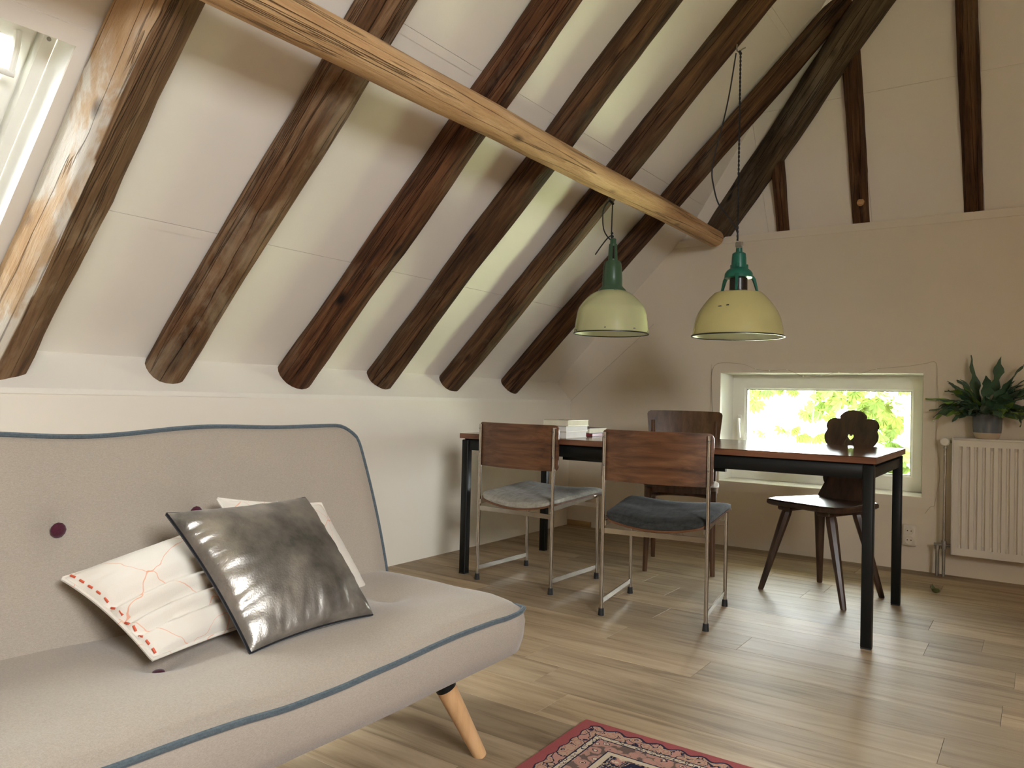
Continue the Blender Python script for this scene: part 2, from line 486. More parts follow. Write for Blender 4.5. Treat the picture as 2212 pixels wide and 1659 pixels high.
# ------------------------------------------------------------------ mesh builder
class MB:
    def __init__(s):
        s.v, s.f = [], []

    def add(s, vs, fs):
        o = len(s.v)
        s.v += [tuple(p) for p in vs]
        s.f += [tuple(i + o for i in f) for f in fs]
        return s

    def box(s, lo, hi, ch=0.0):
        (x0, y0, z0), (x1, y1, z1) = lo, hi
        if ch <= 0:
            s.add([(x0, y0, z0), (x1, y0, z0), (x1, y1, z0), (x0, y1, z0), (x0, y0, z1), (x1, y0, z1), (x1, y1, z1), (x0, y1, z1)],
                  [(0, 3, 2, 1), (4, 5, 6, 7), (0, 1, 5, 4), (1, 2, 6, 5), (2, 3, 7, 6), (3, 0, 4, 7)])
            return s
        c = ch
        def ring(z, i):
            return [(x0 + i + c, y0 + i, z), (x1 - i - c, y0 + i, z), (x1 - i, y0 + i + c, z), (x1 - i, y1 - i - c, z),
                    (x1 - i - c, y1 - i, z), (x0 + i + c, y1 - i, z), (x0 + i, y1 - i - c, z), (x0 + i, y0 + i + c, z)]
        s.loft([ring(z0, c * 0.7), ring(z0 + c, 0), ring(z1 - c, 0), ring(z1, c * 0.7)])
        return s

    def loft(s, rings, caps=True, closed=True):
        n = len(rings[0])
        vs = [p for r in rings for p in r]
        fs = []
        for i in range(len(rings) - 1):
            for j in range(n if closed else n - 1):
                k = (j + 1) % n
                fs.append((i * n + j, i * n + k, (i + 1) * n + k, (i + 1) * n + j))
        if caps:
            fs.append(tuple(reversed(range(n))))
            fs.append(tuple(range((len(rings) - 1) * n, len(rings) * n)))
        return s.add(vs, fs)

    def tube(s, pts, r, n=10, r_end=None, flat=None):
        pts = [Vector(p) for p in pts]
        rings = []
        ref = None
        for i, p in enumerate(pts):
            t = (pts[min(i + 1, len(pts) - 1)] - pts[max(i - 1, 0)]).normalized()
            if ref is None:
                ref = Vector((0, 0, 1)) if abs(t.z) < 0.9 else Vector((1, 0, 0))
            a = (ref - t * ref.dot(t)).normalized()
            ref = a
            b = t.cross(a)
            rr = r if not isinstance(r, (list, tuple)) else r[i]
            if r_end is not None:
                rr = r + (r_end - r) * i / (len(pts) - 1)
            ka, kb = (1, 1) if flat is None else flat
            rings.append([p + a * (math.cos(6.28318 * j / n) * rr * ka) + b * (math.sin(6.28318 * j / n) * rr * kb) for j in range(n)])
        return s.loft(rings)

    def lathe(s, prof, n=48, c=(0, 0, 0), caps=True):
        rings = [[(c[0] + r * math.cos(6.28318530718 * j / n), c[1] + r * math.sin(6.28318530718 * j / n), c[2] + z) for j in range(n)] for r, z in prof]
        return s.loft(rings, caps)

    def prism(s, outline, to3, depth_vec):
        a = [Vector(to3(p)) for p in outline]
        d = Vector(depth_vec)
        return s.loft([a, [p + d for p in a]])

    def sphere(s, c, r, n=10, m=6, sc=(1, 1, 1)):
        rings = []
        for i in range(m + 1):
            th = math.pi * i / m
            rr = max(1e-4, math.sin(th)) * r
            rings.append([(c[0] + sc[0] * rr * math.cos(6.28318 * j / n), c[1] + sc[1] * rr * math.sin(6.28318 * j / n), c[2] - sc[2] * r * math.cos(th)) for j in range(n)])
        return s.loft(rings)

    def build(s, name, m, parent=None, smooth=True, angle=40):
        me = bpy.data.meshes.new(name)
        me.from_pydata(s.v, [], s.f)
        me.validate()
        o = bpy.data.objects.new(name, me)
        COL.objects.link(o)
        if m is not None:
            me.materials.append(m)
        if smooth:
            me.shade_smooth()
            me.set_sharp_from_angle(angle=math.radians(angle))
        if parent is not None:
            o.parent = parent
        return o


def tag(o, label=None, cat=None, group=None, kind=None):
    if label:
        o['label'] = label
    if cat:
        o['category'] = cat
    if group:
        o['group'] = group
    if kind:
        o['kind'] = kind
    return o


def thing(name, loc, rz=0.0, label=None, cat=None, group=None, kind=None):
    o = bpy.data.objects.new(name, None)
    COL.objects.link(o)
    o.empty_display_size = 0.05
    o.location = loc
    o.rotation_euler = (0, 0, rz)
    return tag(o, label, cat, group, kind)


def spline(pts, n=8):
    """catmull-rom through points"""
    P = [Vector(p) for p in pts]
    P = [P[0] * 2 - P[1]] + P + [P[-1] * 2 - P[-2]]
    out = []
    for i in range(1, len(P) - 2):
        for k in range(n):
            t = k / n
            a, b, c, d = P[i - 1], P[i], P[i + 1], P[i + 2]
            out.append(0.5 * ((2 * b) + (c - a) * t + (2 * a - 5 * b + 4 * c - d) * t * t + (3 * b - a - 3 * c + d) * t ** 3))
    out.append(P[-2])
    return out


# ------------------------------------------------------------------ room constants
MR = 1.018                                   # slope of the long roof sides (rise over run)
RX0, RZ0 = -0.12, 1.048                      # foot of the left roof side
RIDGE = 2.95
XR = 2 * RIDGE                               # right knee wall
YB = -7.4                                    # wall behind the camera
NL = Vector((MR, 0, -1)).normalized()        # inward normal of the left roof side
UL = Vector((1, 0, MR)).normalized()         # up the left slope
HM, HY, HZ = 1.62, 0.05, 2.0                 # hipped end: rise over run, foot
NH = Vector((0, -HM, -1)).normalized()
UH = Vector((0, -1, HM)).normalized()


def zl(x):
    return RZ0 + MR * (x - RX0)


def on_left(x, y, o=0.0):
    return Vector((x, y, zl(x))) + NL * o


def on_right(x, y, o=0.0):
    p = on_left(2 * RIDGE - x, y, o)
    return Vector((2 * RIDGE - p.x, p.y, p.z))


def on_hip(x, t, o=0.0):                     # t = height
    return Vector((x, HY - (t - HZ) / HM, t)) + NH * o


# ------------------------------------------------------------------ floor with separate planks
floor = MB().box((-0.3, YB - 0.1, -0.12), (XR + 0.3, 0.3, -0.012)).build('floor', M['subfloor'], None, False)
tag(floor, 'pale oak laminate floor laid in long planks', 'floor', kind='structure')
random.seed(4)
PW, PL = 0.192, 1.29
joint = {0: 2.661, -1: 2.813 - 1.29, 1: 1.916, 5: 2.52, 8: 1.93, -2: 1.666, 2: 1.495}
row0 = -2.621
k0 = math.floor((YB - row0) / PW)
k1 = math.ceil((0.0 - row0) / PW)
for k in range(k0, k1):
    ya, yb = row0 + k * PW, row0 + (k + 1) * PW
    ya, yb = max(ya, YB), min(yb, 0.0)
    if yb - ya < 0.01:
        continue
    j = joint.get(k, random.uniform(0, PL))
    xs = [0.0]
    x = j - math.ceil(j / PL) * PL
    while x < XR:
        if x > 0.05:
            xs.append(x)
        x += PL
    xs.append(XR)
    for a, b_ in zip(xs, xs[1:]):
        g = 0.0004
        L, Wd = (b_ - a) / 2 - g, (yb - ya) / 2 - g
        c = 0.0006
        mb = MB()
        mb.loft([[(-L, -Wd, -0.011), (L, -Wd, -0.011), (L, Wd, -0.011), (-L, Wd, -0.011)],
                 [(-L, -Wd, -c), (L, -Wd, -c), (L, Wd, -c), (-L, Wd, -c)],
                 [(-L + c, -Wd + c, 0), (L - c, -Wd + c, 0), (L - c, Wd - c, 0), (-L + c, Wd - c, 0)]])
        o = mb.build('plank', M['floor'], floor, False)
        o.location = ((a + b_) / 2, (ya + yb) / 2, 0)

# ------------------------------------------------------------------ walls
wl = MB().box((-0.28, YB, -0.02), (0.0, 0.28, 0.897)).build('wall_left', M['wall'], None, False)
tag(wl, 'low white knee wall under the sloping ceiling', 'wall', kind='structure')
led = MB()
led.loft([[(0.004, y, 0.894), (0.004, y, 0.914), (RX0 - 0.004, y, RZ0 + 0.004), (-0.29, y, RZ0 + 0.004), (-0.29, y, 0.894)] for y in (YB, 0.02)])
lo = led.build('trim_1', M['trim'], None, False)
tag(lo, 'sloping white ledge board on top of the knee wall', 'ledge', kind='structure')

# end wall with window hole
WX0, WX1, WZ0, WZ1 = 1.139, 2.319, 0.418, 1.122
FX0, FX1, FZ0, FZ1 = 1.172, 2.335, 0.430, 1.113          # window frame at the outer end of the reveal
YF = 0.15
we = MB()
TOP = 2.0
we.box((-0.3, 0.0, -0.02), (WX0, 0.30, TOP))
we.box((WX1, 0.0, -0.02), (XR + 0.3, 0.30, TOP))
we.box((WX0, 0.0, -0.02), (WX1, 0.30, WZ0 - 0.02))
we.box((WX0, 0.0, WZ1 + 0.02), (WX1, 0.30, TOP))
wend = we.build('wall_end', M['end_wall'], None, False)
tag(wend, 'white plastered end wall with the low window', 'wall', kind='structure')
rv = MB()
a = [(WX0, 0, WZ0), (WX1, 0, WZ0), (WX1, 0, WZ1), (WX0, 0, WZ1)]
b = [(FX0, YF, FZ0), (FX1 - 0.0, YF, FZ0), (FX1, YF, FZ1), (FX0, YF, FZ1)]
o0 = [(WX0 - 0.03, 0.004, WZ0 - 0.03), (WX1 + 0.03, 0.004, WZ0 - 0.03), (WX1 + 0.03, 0.004, WZ1 + 0.03), (WX0 - 0.03, 0.004, WZ1 + 0.03)]
o1 = [(FX0 - 0.05, 0.31, FZ0 - 0.05), (FX1 + 0.05, 0.31, FZ0 - 0.05), (FX1 + 0.05, 0.31, FZ1 + 0.05), (FX0 - 0.05, 0.31, FZ1 + 0.05)]
o2 = [(FX0, 0.31, FZ0), (FX1, 0.31, FZ0), (FX1, 0.31, FZ1), (FX0, 0.31, FZ1)]
rv.loft([o0, a, b, o2, o1], caps=False)
reveal = rv.build('reveal', M['pvc'], wend, False)
# raised casing boards round the window
CX0, CX1, CZ0, CZ1 = 1.078, 2.382, 0.356, 1.181
cas = tag(thing('trim_2', (0, 0, 0)), 'wide white casing around the low window', 'casing', kind='structure')
for lo_, hi_ in (((CX0, -0.008, WZ1), (CX1, 0.0, CZ1)), ((CX0, -0.008, CZ0), (CX1, 0.0, WZ0)), ((CX0, -0.008, WZ0), (WX0, 0.0, WZ1)), ((WX1, -0.008, WZ0), (CX1, 0.0, WZ1))):
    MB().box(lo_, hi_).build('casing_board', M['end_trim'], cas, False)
# ledge cap on top of the end wall
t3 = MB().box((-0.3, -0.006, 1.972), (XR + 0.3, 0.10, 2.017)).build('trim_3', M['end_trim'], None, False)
tag(t3, 'white capping board along the top of the end wall', 'ledge', kind='structure')
# plaster crease at the left of the end wall
cr = [px_y(x, y, -0.001) for x, y in ((1233, 866), (1262, 838), (1310, 795), (1370, 740), (1412, 700))]
MB().tube(cr, 0.0008, 5).build('crack', M['crack'], wend)

wr = MB().box((XR, YB, -0.02), (XR + 0.28, 0.28, 0.92)).build('wall_right', M['bounce_cut_boards'], None, False)
tag(wr, 'low knee wall on the far side behind the viewer, darkened to cut bounce light', 'wall', kind='structure')
wb = MB()
wb.box((-0.3, YB - 0.25, -0.02), (XR + 0.3, YB, 4.4))
wbo = wb.build('wall_back', M['bounce_cut_boards'], None, False)
tag(wbo, 'gable wall behind the viewer, darkened brown to cut bounce light', 'wall', kind='structure')

# ------------------------------------------------------------------ ceiling: boards on a roof deck
ceil = thing('ceiling', (0, 0, 0), 0, 'sloping white boarded ceiling between the rafters', 'ceiling', kind='structure')
SKY_Y0, SKY_Y1, SKY_X0, SKY_X1 = -4.68, -3.892, -0.06, 0.680          # left skylight opening
RSK = [(-5.90, -4.60, 0.55, 1.35)]        # skylights on the right side (in mirrored x)


def board(fn, x0, x1, y0, y1, th=0.012, g=0.0008, name='panel'):
    x0, x1, y0, y1 = x0 + g, x1 - g, y0 + g, y1 - g
    mb = MB()
    mb.loft([[fn(x0, y0, 0), fn(x1, y0, 0), fn(x1, y1, 0), fn(x0, y1, 0)], [fn(x0, y0, -th), fn(x1, y0, -th), fn(x1, y1, -th), fn(x0, y1, -th)]])
    return mb.build(name, M['panel'], ceil, False)


RY = [-4.78, -3.735, -3.115, -2.475, -1.895, -1.300, -0.640]
bays = [YB] + [-6.2, -5.5] + RY + [0.25]
seams = [-0.14, 0.332, 1.030, 1.730, 2.430, RIDGE + 0.0]
for i in range(len(bays) - 1):
    y0, y1 = bays[i], bays[i + 1]
    for x0, x1 in zip(seams, seams[1:]):
        if y0 == -4.78 and x0 < 0.7:
            continue
        board(on_left, x0, x1, y0, y1)
for a_, b_, c_, d_ in ((-0.14, SKY_X0, -4.78, -3.735), (SKY_X0, SKY_X1, SKY_Y1, -3.735), (SKY_X0, SKY_X1, -4.78, SKY_Y0), (SKY_X1, 1.030, -4.78, -3.735)):
    board(on_left, a_, b_, c_, d_)
# joint strips
for xs in (0.332, 1.030, 1.730, 2.430):
    for i in range(len(bays) - 1):
        if bays[i] == -4.78 and xs < 0.7:
            continue
        board(lambda x, y, o: on_left(x, y, o + 0.0016), xs - 0.024, xs, bays[i], bays[i + 1], 0.0014, 0.0, 'joint_strip')
# right side boards round its skylights
rseams = [-0.14, 0.55, 1.55, 2.25, RIDGE]
ys = sorted(set([YB, -3.0, 0.25] + [v for s in RSK for v in s[:2]]))
for y0, y1 in zip(ys, ys[1:]):
    for x0, x1 in zip(rseams, rseams[1:]):
        hole = [s for s in RSK if abs(s[0] - y0) < 1e-6]
        if hole and abs(x0 - 0.55) < 1e-6:
            s = hole[0]
            if s[2] > x0 + 0.01:
                board(lambda x, y, o: on_right(2 * RIDGE - x, y, o), x0, s[2], y0, y1)
            if s[3] < x1 - 0.01:
                board(lambda x, y, o: on_right(2 * RIDGE - x, y, o), s[3], x1, y0, y1)
        else:
            board(lambda x, y, o: on_right(2 * RIDGE - x, y, o), x0, x1, y0, y1)
for s in RSK:
    c = on_right(2 * RIDGE - (s[2] + s[3]) / 2, (s[0] + s[1]) / 2, -0.05)
    nr = Vector((-NL.x, 0, NL.z))
    portal('window_portal_right', c, nr, (0, 1, 0), (s[3] - s[2]) * math.sqrt(1 + MR * MR), s[1] - s[0])
# hipped end
HT = [2.0, 2.66, 3.36, 4.3]
HXS = [0.6, 1.42, 2.03, 2.60, 3.2, 3.8, 4.4, 5.4]
for t0, t1 in zip(HT, HT[1:]):
    for x0, x1 in zip(HXS, HXS[1:]):
        board(on_hip, x0, x1, t0, t1)
for x0, x1 in zip(HXS, HXS[1:]):
    for tt in HT[1:3]:
        board(lambda x, t, o: on_hip(x, t, o + 0.0016), x0, x1, tt - 0.032, tt, 0.0014, 0.0, 'joint_strip')

# roof deck behind the boards
def deck(fn, x0, x1, y0, y1):
    mb = MB()
    mb.loft([[fn(x0, y0, -0.0125), fn(x1, y0, -0.0125), fn(x1, y1, -0.0125), fn(x0, y1, -0.0125)], [fn(x0, y0, -0.09), fn(x1, y0, -0.09), fn(x1, y1, -0.09), fn(x0, y1, -0.09)]])
    return mb.build('roof_deck', M['panel'], ceil, False)


for a_, b_, c_, d_ in ((-0.5, RIDGE + 0.25, SKY_Y1 + 0.01, 0.5), (-0.5, RIDGE + 0.25, YB - 0.3, SKY_Y0 - 0.01), (-0.5, SKY_X0 - 0.01, SKY_Y0 - 0.01, SKY_Y1 + 0.01), (SKY_X1 + 0.01, RIDGE + 0.25, SKY_Y0 - 0.01, SKY_Y1 + 0.01)):
    deck(on_left, a_, b_, c_, d_)
ry0, ry1, rx0, rx1 = RSK[0]
for a_, b_, c_, d_ in ((-0.5, RIDGE + 0.25, ry1, 0.5), (-0.5, RIDGE + 0.25, YB - 0.3, ry0), (-0.5, rx0, ry0, ry1), (rx1, RIDGE + 0.25, ry0, ry1)):
    deck(lambda x, y, o: on_right(2 * RIDGE - x, y, o), a_, b_, c_, d_)
deck(on_hip, -0.4, XR + 0.4, 1.95, 4.6)

# unseen overhang, added outside the hipped end to keep sun off the low window
MB().loft([[(-0.6, 0.26, 1.98), (XR + 0.6, 0.26, 1.98), (XR + 0.6, 1.05, 1.22), (-0.6, 1.05, 1.22)], [(-0.6, 0.26, 2.10), (XR + 0.6, 0.26, 2.10), (XR + 0.6, 1.09, 1.30), (-0.6, 1.09, 1.30)]]).build('sun_block_eaves', M['bark'], ceil, False)

# ------------------------------------------------------------------ skylight in the left roof side
sk = thing('window_2', on_left(SKY_X0, SKY_Y0), 0, 'white roof window in the sloping ceiling beside the pale hewn rafter', 'roof window', kind='structure')
sk.matrix_world = Matrix.Identity(4)


def sk_ring(inset_lo, inset_x, o):
    x0, x1, y0, y1 = SKY_X0 + inset_x, SKY_X1 - inset_x, SKY_Y0 + inset_lo, SKY_Y1 - inset_lo
    return [on_left(x0, y0, o), on_left(x1, y0, o), on_left(x1, y1, o), on_left(x0, y1, o)]


MB().loft([sk_ring(-0.03, -0.02, 0.002), sk_ring(0, 0, 0.002), sk_ring(0.002, 0.002, -0.17), sk_ring(-0.05, -0.04, -0.17)], caps=False).build('lining', M['pvc'], sk, False)
MB().loft([sk_ring(0.002, 0.002, -0.10), sk_ring(0.035, 0.028, -0.10), sk_ring(0.035, 0.028, -0.145), sk_ring(0.042, 0.033, -0.145), sk_ring(0.042, 0.033, -0.20), sk_ring(-0.03, -0.03, -0.20)], caps=False).build('frame', M['pvc'], sk, False)
MB().loft([sk_ring(0.043, 0.034, -0.22), sk_ring(0.046, 0.036, -0.128), sk_ring(0.084, 0.066, -0.128), sk_ring(0.092, 0.072, -0.15), sk_ring(0.092, 0.072, -0.22)], caps=False).build('sash', M['pvc'], sk, False)
g0 = sk_ring(0.088, 0.068, -0.165)
MB().add(g0, [(0, 1, 2, 3)]).build('pane', M['glass'], sk, False)
MB().tube([on_left(SKY_X1 - 0.125, SKY_Y0 + 0.06, -0.085), on_left(SKY_X1 - 0.125, SKY_Y1 - 0.075, -0.085)], 0.011, 10).build('control_bar', M['pvc'], sk)
for y in (SKY_Y1 - 0.085, SKY_Y0 + 0.085):
    MB().tube([on_left(SKY_X1 - 0.125, y, -0.085), on_left(SKY_X1 - 0.075, y, -0.105), on_left(SKY_X1 - 0.05, y, -0.13)], 0.010, 8).build('bar_bracket', M['pvc'], sk)
MB().sphere(on_left(SKY_X1 - 0.035, SKY_Y1 - 0.022, -0.097), 0.006).build('catch', M['galv'], sk)
csk = MB()
for x0, x1, y0, y1 in ((SKY_X1, SKY_X1 + 0.037, -4.78, -3.70), (SKY_X0 - 0.12, SKY_X1, SKY_Y1, -3.70), (SKY_X0 - 0.12, SKY_X1, -4.78, SKY_Y0)):
    csk.loft([[on_left(x0, y0, 0.009), on_left(x1, y0, 0.009), on_left(x1, y1, 0.009), on_left(x0, y1, 0.009)],
              [on_left(x0, y0, -0.005), on_left(x1, y0, -0.005), on_left(x1, y1, -0.005), on_left(x0, y1, -0.005)]])
csk.build('casing', M['trim'], sk, False)
portal('window_portal_left', on_left((SKY_X0 + SKY_X1) / 2, (SKY_Y0 + SKY_Y1) / 2, -0.21), NL, (0, 1, 0), (SKY_X1 - SKY_X0) * math.sqrt(1 + MR * MR), SKY_Y1 - SKY_Y0)

# ------------------------------------------------------------------ low window in the end wall
w1 = thing('window_1', (FX0, YF, FZ0), 0, 'low wide white window in the end wall looking out on leaves', 'window', kind='structure')
FWd, FHt = FX1 - FX0, FZ1 - FZ0


def rect_frame(x0, x1, z0, z1, bw, y0, y1, bev=0.0):
    mb = MB()
    def rg(i, y):
        return [(x0 + i, y, z0 + i), (x1 - i, y, z0 + i), (x1 - i, y, z1 - i), (x0 + i, y, z1 - i)]
    return mb.loft([rg(0, y1), rg(0, y0), rg(bw - bev, y0), rg(bw, y0 + bev), rg(bw, y1), rg(0, y1)], caps=False)


rect_frame(0.001, FWd - 0.001, 0.001, FHt - 0.001, 0.040, -0.004, 0.06, 0.004).build('frame', M['pvc'], w1, False)
rect_frame(0.034, FWd - 0.034, 0.034, FHt - 0.034, 0.060, -0.020, 0.05, 0.012).build('sash', M['pvc'], w1, False)
GX0, GX1, GZ0, GZ1 = 0.094, FWd - 0.094, 0.094, FHt - 0.086
rect_frame(GX0 - 0.003, GX1 + 0.003, GZ0 - 0.003, FHt - 0.091, 0.006, -0.006, 0.02).build('gasket', M['rubber'], w1, False)
MB().box((GX0 - 0.002, 0.004, GZ0 - 0.002), (GX1 + 0.002, 0.010, FHt - 0.09)).build('pane', M['glass'], w1, False)
hd = MB().box((0.042, -0.032, 0.36), (0.066, -0.020, 0.42), 0.004).build('handle', M['pvc'], w1)
MB().tube([(0.054, -0.03, 0.39), (0.054, -0.058, 0.39), (0.056, -0.062, 0.375), (0.068, -0.062, 0.27)], [0.009, 0.009, 0.010, 0.008], 10).build('lever', M['pvc'], hd)
portal('window_portal_end', ((WX0 + WX1) / 2, 0.32, (FZ0 + FZ1) / 2), (0, -1, 0), (0, 0, 1), FWd, FHt)

# ------------------------------------------------------------------ rafters, purlin, hip
def log_obj(name, p0, p1, r0, r1, seed, m, square=0.0, twist=0.0, bend=0.0, label='', cat='rafter', group=None, n=20, m_seg=46, rough=0.10):
    p0, p1 = Vector(p0), Vector(p1)
    L = (p1 - p0).length
    ax = (p1 - p0).normalized()
    side = Vector((0, 1, 0)) if abs(ax.y) < 0.8 else Vector((1, 0, 0))
    zz = ax.cross(side).normalized()
    yy = zz.cross(ax)
    rings = []
    for i in range(m_seg + 1):
        s = i / m_seg
        x = s * L
        r = r0 + (r1 - r0) * s
        cy = bend * math.sin(s * math.pi) + 0.010 * noise.noise((x * 1.1, seed, 3.1))
        cz = 0.008 * noise.noise((x * 1.1, seed, 9.7))
        ring = []
        for j in range(n):
            th = 2 * math.pi * j / n
            k = 1.0
            if square:
                t2 = th + twist + (0.06 if square > 0.9 else 0.25) * noise.noise((x * 0.8, seed, 1.0))
                c_, s_ = abs(math.cos(t2)), abs(math.sin(t2))
                k = (1 - square) + square * 1.13 / ((c_ ** 5 + s_ ** 5) ** 0.2) * 0.93
            d = 1 + rough * noise.noise((x * 2.2, math.cos(th) * 1.3 + seed * 3.7, math.sin(th) * 1.3)) + 0.35 * rough * noise.noise((x * 9, math.cos(th) * 2 + seed, math.sin(th) * 2))
            ring.append((x, cy + r * k * d * math.cos(th), cz + r * k * d * math.sin(th)))
        rings.append(ring)
    o = MB().loft(rings).build(name, m, None, True, 50)
    o.matrix_world = Matrix(((ax.x, yy.x, zz.x, p0.x), (ax.y, yy.y, zz.y, p0.y), (ax.z, yy.z, zz.z, p0.z), (0, 0, 0, 1)))
    return tag(o, label, cat, group)


rlab = ['pale hewn log rafter with a whitewashed face beside the roof window',
        'weathered grey brown log rafter second from the roof window',
        'reddish brown log rafter third from the roof window',
        'dark brown log rafter fourth from the roof window',
        'dark brown log rafter carrying both pendant lamps',
        'slim dark log rafter nearest the end wall, running up to the hip beam']
rr = [(0.079, 0.080, 0), (0.082, 0.076, 1), (0.083, 0.074, 2), (0.072, 0.069, 3), (0.073, 0.068, 3), (0.070, 0.062, 3)]
rybot = [-3.762, -3.140, -2.492, -1.915, -1.330, -0.690]
rytop = [-3.742, -3.080, -2.445, -1.880, -1.290, -0.560]
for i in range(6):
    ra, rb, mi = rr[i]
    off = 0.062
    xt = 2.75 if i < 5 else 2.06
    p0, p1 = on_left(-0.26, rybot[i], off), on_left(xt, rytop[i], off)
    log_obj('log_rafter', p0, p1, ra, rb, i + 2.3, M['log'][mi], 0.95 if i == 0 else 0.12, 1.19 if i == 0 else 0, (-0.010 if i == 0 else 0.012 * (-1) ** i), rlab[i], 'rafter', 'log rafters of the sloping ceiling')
log_obj('log_rafter', on_left(-0.26, -4.79, 0.06), on_left(2.75, -4.79, 0.06), 0.085, 0.08, 11.7, M['log'][1], 0.3, 0.4, 0.01,
        'log rafter on the near side of the roof window', 'rafter', 'log rafters of the sloping ceiling')
log_obj('purlin_beam', (1.078, -6.2, 1.984), (1.106, -0.07, 2.004), 0.072, 0.055, 7.7, M['pine'], 0.1, 0.3, 0.012,
        'honey coloured round pine purlin crossing beneath the dark rafters', 'beam', None, 22, 70, 0.05)
hip0 = px_y(1552, 500, 0.02)
hip1 = px_y(1893, -8, -0.66)
hdir = (hip1 - hip0).normalized()
log_obj('hip_beam', hip0 - hdir * 0.05, hip1 + hdir * 0.7, 0.080, 0.086, 5.1, M['log'][4], 0.35, 0.5, 0.0,
        'thick greyish brown hip beam rising from the corner of the end wall', 'beam')
jl = ['short stubby dark jack rafter close to the hip beam foot', 'long brown jack rafter with a sawn notch, joining the hip beam', 'long straight brown jack rafter above the radiator']
for i, (xb, yb_, xt_, yt_, dep, r) in enumerate(((1694, 500, 1680, 345, 0.05, 0.041), (1862, 484, 1836, 90, 0.05, 0.045), (2105, 460, 2087, -10, 0.05, 0.046))):
    bpt = px_y(xb, yb_, dep)
    # follow the hip plane slope upwards until the pixel ray of the upper end
    tgt = None
    d = ray(xt_, yt_)
    nrm = NH
    q = on_hip(0, 2.3, 0.035)
    tt = (q - CAM).dot(nrm) / d.dot(nrm)
    top = CAM + d * tt
    dd = (top - bpt).normalized()
    jr = log_obj('jack_rafter', bpt - dd * 0.06, top + dd * (0.0, 0.06, 0.5)[i], r, r * 0.93, 20 + i, M['log'][3], 0.5, 0.3 * i, 0.006, jl[i], 'rafter', 'jack rafters of the hipped end')
    if i == 1:
        pk = MB().sphere((0, 0, 0), 0.021, 18, 8, (1, 0.22, 1.05)).build('sawn_knot', M['pine'], jr)
        pk.matrix_parent_inverse = jr.matrix_basis.inverted()
        pk.location = px_y(1859, 437, -0.082)

# ------------------------------------------------------------------ sofa
SX1, SYR, SYL = 1.800, -3.262, -5.14
sofa = thing('sofa_bed', (1.5, -4.2, 0), 0, 'greige fabric sofa bed with slate blue piping and tapered beech legs', 'sofa')
OX, OY = 1.5, -4.2
buttons_seat = [px_z(343, 1432, 0.408), px_z(838, 1290, 0.415)]
buttons_seat.append(Vector((buttons_seat[0].x, buttons_seat[0].y - 0.52, 0.41)))


